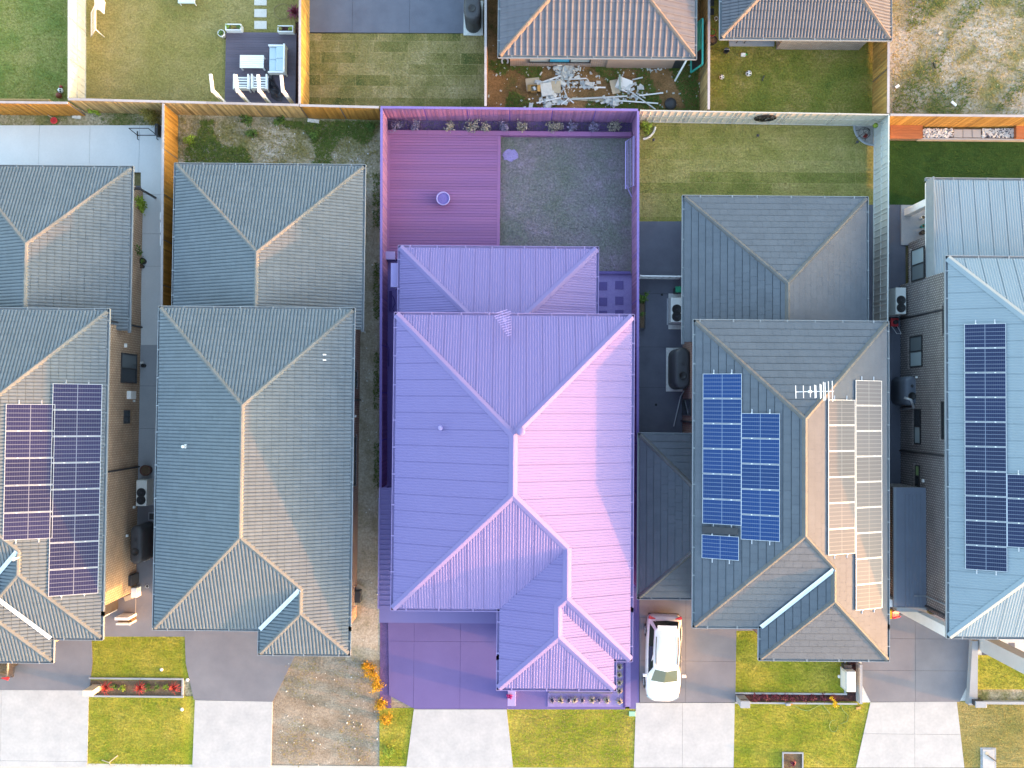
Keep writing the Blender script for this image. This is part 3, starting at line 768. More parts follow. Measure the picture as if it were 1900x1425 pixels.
# timber
W_gold = mat('golden_palings', (.44, .27, .08), (.37, .215, .06), 2, .8, .2, tone=.25, fine=.2, fscale=12, aniso=(3, 3, .6))
W_orange = mat('orange_palings', (.42, .215, .045), (.34, .165, .035), 2, .8, .2, tone=.25, fine=.2, fscale=12, aniso=(3, 3, .6))
W_weath = mat('weathered_palings', (.43, .31, .14), (.32, .22, .10), 2, .8, .2, tone=.35, fine=.2, fscale=12, aniso=(3, 3, .6))
W_brown = mat('brown_palings', (.20, .13, .08), (.15, .095, .06), 2, .8, .2, tone=.2, fine=.2, fscale=12, aniso=(3, 3, .6))
W_purple = mat('purple_palings', (.30, .15, .27), (.25, .13, .28), 2, .8, .2, tone=.16, fine=.15, fscale=12, aniso=(3, 3, .6))
W_post = mat('grey_post', (.16, .14, .13), (.12, .105, .1), 3, .8)
W_ppost = mat('purple_post', (.15, .085, .40), (.12, .07, .34), 3, .8)
W_cap = mat('capping_timber', (.42, .38, .38), (.34, .3, .3), 3, .8, tone=.1)
W_pcap = mat('purple_capping', (.20, .145, .40), (.18, .13, .36), 3, .7)
M_cream = mat('cream_steel', (.60, .57, .49), (.56, .53, .45), 1, .5, .4)
M_creamp = mat('cream_post', (.5, .47, .42), (.45, .43, .38), 2, .5)
M_mist = mat('misty_steel', (.56, .58, .56), (.52, .54, .52), 1, .5, .4)
D_purple = mat('purple_deck_board', (.245, .105, .225), (.22, .098, .235), .6, .7, .3, tone=.08, fine=.1, fscale=14, aniso=(.5, 4, 1))
D_grey = mat('mauve_grey_deck', (.115, .095, .125), (.095, .08, .105), 1, .7, .3, tone=.1, fine=.1)
G_purple = ground_mat('purple_tinted_lawn', [(.115, .125, .10), (.15, .15, .14), (.185, .16, .18), (.26, .20, .27)], .6, .54, 9)
P_bed = ground_mat('purple_tinted_bed', [(.10, .07, .16), (.13, .085, .21), (.17, .11, .24)], 1.5, .35, 20)
P_drive = mat('purple_drive', (.135, .105, .275), (.12, .092, .25), .6, .75, fine=.08, fscale=30)
P_path = mat('purple_path', (0.168, 0.119, 0.350), (0.133, 0.095, 0.294), .7, .8, fine=.25, fscale=24)
P_pebble = mat('lilac_pebbles', (.26, .21, .42), (.22, .17, .38), 6, .8, fine=.3, fscale=30)
P_dark = mat('deep_purple', (.07, .04, .20), (.055, .03, .16), 3, .7)
P_light = mat('light_lilac', (.34, .28, .55), (.31, .25, .51), 2, .6)
P_paver = mat('purple_paver', (.12, .09, .26), (.105, .08, .23), 2, .8, fine=.15)
# plants
L_green = mat('leaf_green', (.07, .13, .025), (.10, .17, .03), 6, .6, .3, tone=.35)
L_lime = mat('leaf_lime', (.20, .30, .03), (.26, .34, .04), 6, .6, .3, tone=.3)
L_olive = mat('leaf_olive', (.24, .19, .035), (.18, .155, .03), 6, .6, .3, tone=.35)
L_yellow = mat('leaf_yellow', (.50, .30, .015), (.40, .22, .01), 5, .6, .3, tone=.35)
L_red = mat('leaf_red', (.36, .035, .03), (.28, .03, .03), 6, .6, .3, tone=.3)
L_plum = mat('leaf_plum', (.18, .03, .05), (.12, .02, .04), 6, .6, .3, tone=.3)
L_purple = mat('leaf_purple_grey', (.22, .20, .26), (.16, .13, .26), 6, .7, .2, tone=.35)
L_pyel = mat('leaf_muted_yellow', (.32, .29, .20), (.27, .23, .24), 6, .7, .2, tone=.3)
STEM = mat('stem_brown', (.10, .07, .04), (.08, .055, .03), 6, .8)
GRASS_g = mat('grass_blades_green', (0.163, 0.201, 0.028), (0.263, 0.250, 0.044), .9, .8, .2, detail=8)
GRASS_d = mat('grass_blades_dry', (.21, .195, .055), (.30, .245, .09), .9, .8, .2, detail=8)
GRASS_w = mat('weed_blades', (.075, .13, .025), (.14, .175, .04), 1.2, .8, .2, detail=8)
GRASS_p = mat('purple_grass_blades', (.125, .12, .12), (.18, .15, .175), .9, .8, .2, detail=8)
GRASS_f = mat('turf_fibres', (.02, .055, .013), (.03, .075, .018), 1.2, .8, .2)
# glass
GL_dark = glass_mat('dark_glass', (.03, .035, .04)); GL_pale = glass_mat('pale_glass', (.30, .36, .38)); GL_mid = glass_mat('blind_glass', (.12, .14, .15))
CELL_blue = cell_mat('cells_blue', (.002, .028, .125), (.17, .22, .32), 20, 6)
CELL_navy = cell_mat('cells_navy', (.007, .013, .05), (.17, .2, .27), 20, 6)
CELL_glare = cell_mat('cells_sky_glare', (.088, .096, .115), (.19, .197, .21), 20, 6, .2, spec=.15)  # base colour raised to stand in for sky glare on the glass

# ------------------------------------------------------------------ ground
tag(MB().prism([(-900, -900), (900, -900), (900, 900), (-900, 900)], -.5, -.09).build('ground', M_ground), None, None, None, 'structure')
def q(name, x0, x1, y0, y1, z, m): return sheet(name, PL([(x0, y0), (x1, y0), (x1, y1), (x0, y1)]), z, m)
X = lambda px, py=712: P(px, py)[0]
Y = lambda py, px=950: P(px, py)[1]
# road and kerb along the street side
rx0, rx1 = -60, 60
sheet('road', [(-300, Y(1430) - 9), (300, Y(1430) - 9), (300, Y(1428) - .3), (-300, Y(1428) - .3)], -.08, C_road)
sheet('kerb', [(-300, Y(1428) - .3), (300, Y(1428) - .3), (300, Y(1424)), (-300, Y(1424))], .0, C_kerb)
# northern lots
q('lawn', -120, 130, -120, 190, -.01, G_green)
q('lawn', 130, 560, -120, 200, -.012, G_dry)
q('lawn', 565, 902, 62, 204, -.01, G_turf)
slabs('patio', PL([(566, -100), (866, -100), (866, 62), (566, 60)]), .03, C_char, C_joint, [X(654, 30), X(760, 30)], [])
q('bare_yard', 902, 1312, -120, 210, -.015, M_redsoil)
q('lawn', 1308, 1640, -120, 214, -.01, G_dim)
q('vacant_lot', 1640, 2100, -160, 220, -.013, M_vacant)
# A lot
q('garden_bed', -150, 310, 190, 236, -.02, M_weedy)
slabs('paved_yard', PL([(-150, 233), (302, 233), (302, 640), (262, 640), (262, 320), (-150, 320)]), .04, C_pale, C_joint, [X(73, 270), X(167, 270), X(259, 270)], [Y(361, 270), Y(434, 270), Y(494, 270)])
slabs('side_path', PL([(255, 640), (305, 640), (300, 890), (255, 890)]), .04, C_path, C_joint, [], [Y(716, 270), Y(795, 270), Y(617, 270)])
q('side_paving', 190, 345, 885, 1181, .025, C_drive)
slabs('driveway', PL([(-120, 1150), (169, 1150), (172, 1230), (166, 1281), (-120, 1279)]), .03, C_drive, C_joint, [], [])
slabs('crossover', PL([(-60, 1280), (165, 1281), (162, 1423), (-60, 1421)]), .02, C_apron, C_joint, [X(2, 1350)], [Y(1412, 80)])
q('lawn', 168, 350, 1178, 1262, -.005, G_front)
q('garden_bed', 166, 341, 1258, 1294, -.02, M_soil)
q('verge', 161, 362, 1292, 1424, -.006, G_front)
# B lot
q('rear_yard', 300, 710, 205, 330, -.018, M_weedy)
M_lift = ground_mat('shade_lifted_dirt', [(.20, .18, .10), (.36, .32, .25), (.46, .42, .35)], .9, .5, 10)  # dirt colour paled to brighten the shaded side passage
q('side_strip', 640, 712, 325, 1225, -.022, M_lift)
sheet('driveway', PL([(342, 1150), (560, 1150), (546, 1220), (506, 1302), (360, 1298), (345, 1230)]), .03, C_drive)
sheet('crossover', PL([(362, 1299), (506, 1302), (503, 1424), (357, 1424)]), .02, C_apron)
q('front_yard', 500, 768, 1180, 1424, -.025, M_dirt)
q('verge', 328, 364, 1176, 1424, -.024, M_weedy)
# C lot (the highlighted one)
q('garden_bed', 705, 1186, 205, 247, -.02, P_bed)
q('lawn', 900, 1180, 244, 516, -.01, G_purple)
q('side_path', 705, 760, 455, 1160, -.012, P_path)
q('pebble_court', 1095, 1180, 507, 640, 0.0, P_pebble)
q('side_path', 1150, 1180, 640, 1130, -.014, P_path)
slabs('driveway', PL([(720, 1140), (940, 1140), (940, 1315), (770, 1315), (722, 1290)]), .03, P_drive, P_dark, [X(768, 1230), X(854, 1230)], [Y(1190, 820)])
q('verge', 705, 726, 1150, 1316, -.01, P_bed)
q('porch_paving', 938, 1160, 1255, 1316, .012, P_drive)
q('pebble_bed', 1016, 1138, 1285, 1311, .03, P_pebble)
q('pebble_bed', 1138, 1170, 1200, 1311, .028, P_pebble)
q('boundary_strip', 1168, 1186, 1090, 1315, .016, P_drive)
sheet('crossover', PL([(768, 1316), (940, 1316), (952, 1424), (754, 1424)]), .025, C_apron)
q('verge', 704, 775, 1314, 1424, -.008, G_front)
q('verge', 935, 1182, 1315, 1424, -.009, G_front)
# D lot
q('lawn', 1184, 1640, 212, 411, -.01, G_stripe)
slabs('rear_paving', PL([(1184, 411), (1300, 411), (1300, 830), (1184, 830)]), .03, C_char, C_joint, [], [Y(644, 1230), Y(719, 1230), Y(545, 1230)])
slabs('driveway', PL([(1186, 1090), (1420, 1090), (1420, 1170), (1366, 1170), (1364, 1303), (1187, 1303)]), .03, C_drive, C_joint, [X(1272, 1250)], [Y(1226, 1230), Y(1146, 1230)])
slabs('crossover', PL([(1180, 1304), (1363, 1304), (1361, 1424), (1176, 1424)]), .02, C_apron, C_joint, [X(1266, 1370)], [])
q('lawn', 1364, 1572, 1150, 1288, -.004, G_front)
q('garden_bed', 1364, 1590, 1284, 1304, -.02, M_mulch)
q('garden_bed', 1568, 1592, 1220, 1304, -.018, M_mulch)
q('verge', 1362, 1620, 1302, 1424, -.005, G_front)
q('side_path', 1600, 1680, 380, 1160, .01, C_char)
# E lot
q('lawn', 1640, 2100, 250, 400, -.006, G_fake)
slabs('driveway', PL([(1600, 1140), (1806, 1140), (1800, 1260), (1780, 1302), (1615, 1302), (1598, 1268)]), .03, C_drive, C_joint, [X(1698, 1220)], [Y(1185, 1700), Y(1244, 1700)])
slabs('crossover', PL([(1615, 1303), (1775, 1302), (1789, 1424), (1588, 1424)]), .02, C_apron, C_joint, [X(1697, 1360)], [Y(1362, 1690)])
q('verge', 1772, 2050, 1300, 1424, -.007, G_dry)
q('lawn', 1806, 2050, 1215, 1278, .10, G_front)
q('garden_bed', 1806, 2050, 1276, 1302, .08, M_weedy)
PEB = mat('white_pebble_bed', (.62, .60, .57), (.5, .48, .46), 9, .8, fine=.35, fscale=30)
q('pebble_court', 1800, 2050, 1180, 1218, .05, PEB)

# ------------------------------------------------------------------ houses
def WR(a, b, c, d, z, opn=''): return (*R(a, b, c, d, z), opn)
def share(rects):
    """snap nearly equal edges of overlapping rectangles to each other"""
    out = [list(rects[0])]
    for r in rects[1:]:
        r = list(r)
        for o in out:
            for i in range(4):
                if abs(r[i] - o[i]) < .28: r[i] = o[i]
        out.append(r)
    return [tuple(r) for r in out]
SL = .414
zA = 4.85
A = thing('house', 'brown brick two storey house with two solar arrays at the left edge', 'house', P3(100, 900))
rcA = share([WR(-330, 193, 575, 1137, zA), WR(-60, 195, 860, 1182, zA), WR(-108, 98, 900, 1225, zA)])
eA = rcA[0][1] - .5; yPorch = P(266, 1095)[1]
rA, roA = roof_on(A, rcA, zA, SL, 'tile', T_blue, T_cap, GUT, wall_m=B_brown, budget=170, valley=VAL, wall_rects=[(rcA[0][0] + .5, eA, yPorch, rcA[0][3] - .5), (rcA[1][0] + .5, eA - 1.0, rcA[1][2] + .1, yPorch), (rcA[2][0] + .5, rcA[2][1] - .5, rcA[2][2] + .5, rcA[1][2] + .1)])
rA2, _ = roof_on(A, [WR(-68, 240, 311, 612, 2.6, 'S')], 2.6, SL, 'tile', T_blue, T_cap, GUT, wall_m=B_brown, budget=120)
zB = 4.9
B = thing('house', 'long blue grey tiled house without solar panels beside the purple lot', 'house', P3(470, 870))
rB, roB = roof_on(B, share([WR(293, 650, 574, 1166, zB), WR(486, 650, 850, 1212, zB)]), zB, SL, 'tile', T_blue, T_cap, GUT, wall_m=B_red, budget=180, valley=VAL)
rB2, _ = roof_on(B, [WR(325, 672, 308, 610, 2.6, 'S')], 2.6, SL, 'tile', T_blue, T_cap, GUT, wall_m=B_red, budget=110)
zC = 5.7
Cc = thing('house', 'house under a purple corrugated steel roof in the middle lot', 'house', P3(950, 860))
rC, roC = roof_on(Cc, share([WR(733, 1171, 586, 1130, zC), WR(928, 1170, 850, 1222, zC), WR(928, 1140, 900, 1277, zC)]), zC, SL, 'sheet', S_purple, S_purpcap, GUT_p, wall_m=B_purple)
rC2, _ = roof_on(Cc, [WR(742, 1106, 461, 640, 2.7, 'S')], 2.7, SL, 'sheet', S_purple, S_purpcap, GUT_p, wall_m=B_purple)
zD = 5.5
D = thing('house', 'slate grey shingled house with bright blue and glare-pale solar panels', 'house', P3(1470, 880))
rD, roD = roof_on(D, share([WR(1290, 1645, 599, 1162, zD), WR(1412, 1642, 850, 1222, zD)]), zD, SL, 'tile', T_flat, T_flatcap, GUT, wall_m=B_red, budget=170, valley=VAL, tile=('flat', .42, .36))
rD2, _ = roof_on(D, [WR(1270, 1607, 368, 636, 2.6, 'S')], 2.6, SL, 'tile', T_flat, T_flatcap, GUT, wall_m=B_red, budget=80, tile=('flat', .42, .36))
rD3, _ = roof_on(D, [WR(1187, 1318, 808, 1108, 2.7, 'E')], 2.7, SL, 'tile', T_flat, T_flatcap, GUT, wall_m=B_red, budget=50, tile=('flat', .42, .36))
zE = 5.8
E = thing('house', 'dark brick house with pale corrugated roof at the right edge', 'house', P3(1800, 880))
rE, roE = roof_on(E, [WR(1760, 2180, 481, 1182, zE)], zE, .40, 'sheet', S_light, S_light, GUT, wall_m=B_dark, over=.45)
rE2, _ = roof_on(E, [WR(1722, 2150, 336, 540, 2.9, 'WES')], 2.9, .13, 'sheet', S_light, S_light, GUT, wall=False)
Fh = thing('house', 'house with mauve grey roll tiles behind the rubble yard', 'house', P3(1110, 0))
rF, roF = roof_on(Fh, [WR(930, 1289, -330, 104, 2.6)], 2.6, SL, 'tile', T_mauve, T_brcap, GUT, wall_m=B_tan, budget=290, tile=('single', .32, .42))
Gh = thing('house', 'grey brown tiled house at the top beside the vacant lot', 'house', P3(1500, 0))
rcG = WR(1340, 1650, -330, 70, 2.6)
rG, roG = roof_on(Gh, [rcG], 2.6, SL, 'tile', T_brown, T_brcap, GUT, wall_m=B_tan, budget=290, tile=('double', .33, .42), wall_rects=[(rcG[0] + .5, rcG[1] - .5, rcG[2] + 2.6, rcG[3] - .5), (P(1440, 80)[0], rcG[1] - .5, rcG[2] + .5, rcG[2] + 2.6)])

# ------------------------------------------------------------------ house details
def whit(px, py, c, axis='x'):
    n = Vector((1, 0, 0)) if axis == 'x' else Vector((0, 1, 0)); return hit(px, py, n * c, n)
def win_px(house, face, c, a, b, t, d, frame, pane, sill=None, n=2, panes=None):
    """window on an E/W wall from its photo box a..b (x), t..d (y)"""
    if face in 'EW':
        p, r = whit(a, (t + d)/2, c), whit(b, (t + d)/2, c); z0, z1 = sorted((p.z, r.z)); m = (a + b)/2
        y1, y0 = whit(m, t, c).y, whit(m, d, c).y
        return window(house, face, c, y0, y1, z0, z1, frame, pane, sill, n, panes=panes)
    p, r = whit((a + b)/2, t, c, 'y'), whit((a + b)/2, d, c, 'y'); z0, z1 = sorted((p.z, r.z)); m = (t + d)/2
    return window(house, face, c, whit(a, m, c, 'y').x, whit(b, m, c, 'y').x, z0, z1, frame, pane, sill, n, panes=panes)
SILL_b = mat('sill_brick_tan', (.36, .24, .15), (.3, .2, .12), 5, .85, tone=.2)
SILL_d = mat('sill_brick_dark', (.30, .27, .26), (.22, .2, .2), 5, .85, tone=.2)
wA = rA.rects[0][1] - .5
win_px(A, 'E', wA, 224, 253, 656, 711, M_dark, GL_mid, SILL_b, 2, [GL_dark, GL_mid])
win_px(A, 'E', wA, 229, 240, 761, 786, M_dark, GL_dark, SILL_b, 2)
for py in (866, 606): 
    y = whit(255, py, wA).y; downpipe(A, wA + .06, y, zA - .15, M_dark)
def wallbox(house, name, px, py, c, dy, dz, dx, m, sg=1):
    p = whit(px, py, c); b = MB(); b.bbox(min(c + sg*.002, c + sg*dx), max(c + sg*.002, c + sg*dx), p.y - dy/2, p.y + dy/2, p.z - dz/2, p.z + dz/2, .01); return b.build(name, m, house)
wallbox(A, 'hot_water_unit', 240, 733, wA, .42, .6, .22, M_white)
wallbox(A, 'wall_light', 247, 744, wA, .12, .12, .1, M_white)
wallbox(A, 'wall_light', 234, 994, wA, .12, .12, .1, M_white)
wallbox(A, 'wall_light', 247, 941, wA, .12, .12, .1, M_white)
wallbox(A, 'meter_cabinet', 245, 1075, wA, .55, .9, .16, M_dark)
wallbox(A, 'gas_meter', 247, 1098, wA, .5, .55, .3, M_white)
wallbox(A, 'floodlight', 231, 641, wA, .2, .1, .12, M_white)
wE = rE.rects[0][0] + .45
win_px(E, 'W', wE, 1692, 1716, 460, 520, M_black, GL_pale, SILL_d, 2, [GL_mid, GL_pale])
win_px(E, 'W', wE, 1689, 1712, 623, 681, M_black, GL_pale, SILL_d, 2, [GL_pale, GL_mid])
win_px(E, 'W', wE, 1697, 1709, 759, 824, M_black, GL_pale, SILL_d, 2, [GL_pale, GL_dark])
GL_green = glass_mat('green_lit_glass', (.28, .42, .18))  # green light in the pane is put into its base colour
win_px(E, 'W', wE, 1699, 1707, 863, 903, M_black, GL_green, SILL_d, 2, [GL_dark, GL_green])
win_px(E, 'W', wE, 1751, 1757, 568, 618, M_black, GL_dark, SILL_d, 2)
win_px(E, 'W', wE, 1748, 1754, 745, 815, M_black, GL_dark, SILL_d, 3)
for py in (838, 588, 1110): downpipe(E, wE - .06, whit(1690, py, wE).y, zE - .15, M_dark)
wallbox(E, 'wall_light', 1702, 700, wE, .1, .1, .08, M_white, -1); wallbox(E, 'wall_light', 1714, 892, wE, .16, .16, .08, M_white, -1)
wB = rB.rects[0][1] - .5
for t, d in ((690, 720), (810, 900)): 
    y1, y0 = whit(660, t, wB).y, whit(660, d, wB).y; window(B, 'E', wB, y0, y1, 1.0, 2.2, M_dark, GL_dark, SILL_d, 2)
wallbox(B, 'hot_water_unit', 660, 1105, wB, .6, .7, .3, M_dark); wallbox(B, 'wall_light', 658, 772, wB, .12, .12, .1, M_white)
downpipe(B, wB + .06, whit(660, 742, wB).y, zB - .15, M_dark)
wD = rD.rects[0][0] + .5
win_px(D, 'W', wD, 1267, 1283, 740, 771, M_dark, GL_dark, None, 1)
downpipe(D, wD - .06, whit(1275, 782, wD).y, zD - .15, M_dark)
wF = rF.rects[0][2] + .5
GL_blue = glass_mat('blue_curtain_glass', (.02, .30, .50), .3)
win_px(Fh, 'S', wF, 981, 1097, 101, 115, M_black, GL_pale, SILL_d, 3, [GL_pale, GL_blue, GL_pale])
MB().box(*[P3(1124, 118)[0], P3(1246, 118)[0]], wF - .06, wF - .002, .02, 2.4).build('rendered_panel', mat('tan_render', (.38, .27, .21), (.33, .23, .18), 1.5, .85), Fh)
MB().box(P(1246, 118)[0] + .02, P(1268, 118)[0], wF - .05, wF - .002, .02, 2.2).build('door', M_dark, Fh)
p = P3(1250, 100, 1.6); MB().bar((P(1266, 101)[0], wF - .1, 2.3), (P(1252, 122)[0], wF - .75, .05), .09, .07).build('downpipe', M_white, Fh)
# vents, masts and aerials
def vent(house, px, py, roof, k, r=.06, h=.35, m=M_white, cowl=False):
    pl = roof.planes[k]; p = hit(px, py, pl['O'], pl['N']); b = MB()
    if cowl: b.lathe([(r*.8, p.z - .1), (r*.8, p.z + h*.4), (r, p.z + h*.45), (r*1.15, p.z + h*.7), (r, p.z + h*.9), (r*.5, p.z + h)], p.x, p.y, 18)
    else: b.lathe([(r*1.9, p.z - .05), (r*1.7, p.z + .05), (r, p.z + .08), (r, p.z + h), (r*1.25, p.z + h), (r*1.25, p.z + h + .05)], p.x, p.y, 12)
    b.build('roof_vent' if cowl else 'vent_pipe', m, house, True)
def kof(roof, r, side): return [i for i, p in enumerate(roof.planes) if p['r'] == r and p['side'] == side][0]
vent(B, 345, 828, rB, kof(rB, 0, 'W'))
vent(Cc, 818, 794, rC, kof(rC, 0, 'W'), .07, .25, P_light)
vent(Cc, 966, 800, rC, kof(rC, 0, 'N'), .17, .30, S_purpcap, True)
for px, py in ((602, 658), (602, 668)):
    pl = rB.planes[kof(rB, 0, 'E')]; p = hit(px, py, pl['O'] + pl['N']*.08, pl['N']); MB().cbox(p.x, p.y, p.z, .16, .06, .03, 0, 0, .39).build('repair_patch', M_white, B)
pl = rA.planes[kof(rA, 0, 'E')]; p = hit(36, 1034, pl['O'], pl['N']); MB().tube([(p.x, p.y, p.z - .1), (p.x, p.y, p.z + .45)], .05, 10).lathe([(.08, p.z + .45), (.08, p.z + .5)], p.x, p.y, 10).build('vent_pipe', M_white, A, True)
def aerial(label, base, top_z, boom_dir, L, m, els, grid=False, group=None):
    root = thing('tv_aerial', label, 'aerial', base); bx, by, bz = base
    MB().tube([(bx, by, bz), (bx, by, top_z)], .02, 6).build('mast', m, root)
    d = Vector((*boom_dir, 0)).normalized(); c = Vector((bx, by, top_z - .05)); n = Vector((-d.y, d.x, 0))
    MB().bar(c - d*L/2, c + d*L/2, .03, .03).build('boom', m, root)
    for t, half in els:
        o = c + d * (t * L); MB().bar(o - n*half + Vector((0, 0, .03)), o + n*half + Vector((0, 0, .03)), .028, .02).build('element', m, root)
    MB().cbox(c.x + d.x*L*(-.12), c.y + d.y*L*(-.12), c.z - .02, .14, .12, .08).build('junction_box', m, root)
    return root
pl = rD.planes[kof(rD, 0, 'N')]; p = hit(1499, 727, pl['O'] + pl['N']*.05, pl['N'])
aerial('white tv aerial with many crossbars on the slate roof ridge', (p.x, p.y, p.z), p.z + .9, (1, .03), 1.7, M_white,
       [(-.5, .29), (-.3, .28), (-.12, .25), (0.0, .30), (.03, .28), (.14, .33), (.17, .30), (.23, .42), (.27, .4), (.36, .44), (.46, .46)])
pl = rC.planes[kof(rC, 0, 'N')]; p = hit(938, 602, pl['O'] + pl['N']*.05, pl['N'])
aerial('lilac tv aerial lying along the purple roof near its top edge', (p.x, p.y, p.z), p.z + .6, (.32, -1), 1.15, P_light,
       [(-.5, .28), (-.4, .4), (-.3, .36), (-.2, .32), (-.1, .3), (0, .27), (.1, .24), (.2, .21), (.3, .17), (.4, .14), (.5, .11)])

# solar arrays
solar('pink and navy solar array of twelve panels on the brown brick house', rA, kof(rA, 0, 'E'), [(11, 97, 749, 999, 5), (98, 182, 711, 1101, 8)], cell_mat('cells_violet', (.020, .017, .055), (.17, .18, .23), 20, 6), M_alu, 'rooftop solar arrays')
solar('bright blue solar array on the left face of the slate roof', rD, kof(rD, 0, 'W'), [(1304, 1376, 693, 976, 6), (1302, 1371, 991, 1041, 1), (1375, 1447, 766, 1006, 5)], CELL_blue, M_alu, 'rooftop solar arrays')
solar('solar array painted pale for sky glare on the right face of the slate roof', rD, kof(rD, 0, 'E'), [(1537, 1587, 741, 1027, 6), (1588, 1637, 705, 1128, 9)], CELL_glare, M_alu, 'rooftop solar arrays')
solar('tall navy solar array on the pale corrugated roof at right', rE, kof(rE, 0, 'W'), [(1789, 1869, 601, 1062, 10), (1868, 1948, 879, 1020, 3)], CELL_navy, M_alu, 'rooftop solar arrays')
pl = rD.planes[kof(rD, 0, 'W')]; p = hit(1336, 984, pl['O'] + pl['N']*.15, pl['N']); 
MB().mbox(Matrix.Translation(p) @ Matrix.Rotation(-.393, 4, 'Y'), 1.6, .3, .1).build('solar_isolator_housing', M_dark, D)

# ------------------------------------------------------------------ fences
FH = 1.8
def fz(x, y, h=FH): return P(x, y, h)
timber_fence('orange paling fence behind the pale paved yard at top left', fz(-120, 188), fz(126, 191), FH, W_orange, W_post, W_cap, -1)
timber_fence('weathered paling fence behind the mauve deck and dry lawn', fz(126, 184), fz(555, 195), FH, W_weath, W_post, W_cap, -1)
timber_fence('short bright orange paling fence beside the purple lot corner', fz(556, 195.5), fz(703, 199), FH, W_orange, W_post, W_cap, -1)
timber_fence('purple paling fence along the back of the purple lot', fz(706, 199), fz(1184, 204), FH, W_purple, W_ppost, W_pcap, -1)
metal_fence('cream steel fence behind the striped lawn with round wall art', fz(1188, 204), fz(1650, 212), FH, M_cream, M_creamp, -1)
timber_fence('golden paling fence behind the dark green artificial lawn', fz(1652, 213), fz(2080, 217), FH, W_gold, W_post, W_cap, -1)
metal_fence('cream steel fence between the two lawns at top left', fz(126, -120), fz(126, 182), FH, M_cream, M_creamp, 1)
timber_fence('pale yellow paling fence right of the mauve deck', fz(557, -120), fz(556, 193), FH, W_gold, W_post, W_cap, 1)
timber_fence('brown paling fence beside the tall charcoal water tank', fz(901, -120), fz(901, 197), FH, W_brown, W_post, W_cap, 1)
timber_fence('brown paling fence right of the rubble yard', fz(1316, -120), fz(1315, 203), FH, W_weath, W_post, W_cap, -1)
timber_fence('golden paling fence beside the vacant lot', fz(1650, -120), fz(1648, 210), FH, W_gold, W_post, W_cap, -1)
timber_fence('orange paling fence right of the pale paved yard', fz(303, 192), fz(295, 1125), FH, W_orange, W_post, W_cap, 1)
timber_fence('purple paling fence along the left of the purple lot', fz(708, 201), fz(706, 905), FH, W_purple, W_ppost, W_pcap, 1)
timber_fence('purple paling fence along the right of the purple lot', fz(1184, 206), fz(1183, 1090), FH, W_purple, W_ppost, W_pcap, -1)
metal_fence('grey white steel fence right of the striped lawn', fz(1650, 214), fz(1646, 900), FH, M_mist, M_mist, -1)
metal_fence('short white steel screen across the charcoal side yard', fz(1188, 511, .9), fz(1266, 512, .9), .9, M_mist, M_white, -1)
b = MB().box(P(-60, 184)[0], P(124, 184)[0], fz(0, 185)[1], fz(0, 185)[1] + .1, -.05, 1.7); tag(b.build('retaining_wall', W_weath), 'thin timber retaining wall in front of the top left lawn', 'wall')

# ------------------------------------------------------------------ shared small builders
def pot(name, label, px, py, r, h, m, soil=M_soil, z0=0.0, cat='pot', plant=None, n=24):
    x, y = P(px, py, z0 + h); root = thing(name, label, cat, (x, y, z0))
    MB().lathe([(r*.72, z0), (r*.95, z0 + h*.8), (r, z0 + h*.86), (r, z0 + h), (r*.86, z0 + h), (r*.82, z0 + h*.85), (r*.6, z0 + h*.8)], x, y, n).build('bowl', m, root, True)
    MB().lathe([(r*.80, z0 + h*.8), (r*.80, z0 + h*.86), (r*.3, z0 + h*.9)], x, y, n).build('soil', soil, root)
    if plant:
        f = MB()
        for _ in range(40):
            a = random.uniform(0, 6.28); q_ = random.uniform(0, r*.7); M = Matrix.Translation((x + q_*math.cos(a), y + q_*math.sin(a), z0 + h*(.95 + .3*random.random()))) @ Matrix.Rotation(a, 4, 'Z') @ Matrix.Rotation(random.uniform(-.8, .8), 4, 'X')
            l = r*.35; f.tone = random.random(); f.add([M @ Vector(v) for v in ((-l,0,0),(0,-l*.4,0),(l,0,0),(0,l*.4,0))], [(0,1,2,3)])
        f.build('foliage', plant, root)
    return root
def ac_unit(label, px, py, w, l, h, m=M_ac, z0=.08):
    x, y = P(px, py, z0 + h); root = thing('air_conditioner', label, 'air conditioner', (x, y, 0), 'outdoor air conditioners')
    MB().box(x - w*.62, x + w*.62, y - l*.55, y + l*.55, 0, z0).build('base_slab', C_path, root)
    MB().bbox(x - w/2, x + w/2, y - l/2, y + l/2, z0, z0 + h, .025).build('casing', m, root)
    for s in (.02, -.27):
        c = MB(); c.lathe([(w*.44, z0 + h - .02), (w*.44, z0 + h + .012), (w*.41, z0 + h + .012), (w*.40, z0 + h + .004)], x, y + s*l, 24); f = c.build('fan', M_black, root, True)
        g = MB()
        for k in range(5): g.tube([(x + w*(.08 + .075*k)*math.cos(t*.3491), y + s*l + w*(.08 + .075*k)*math.sin(t*.3491), z0 + h + .02) for t in range(18)], .006, 4, True)
        g.build('grille', M_dark, f); MB().lathe([(w*.08, z0 + h + .005), (w*.07, z0 + h + .03)], x, y + s*l, 14).build('hub', M_dark, f)
    return root
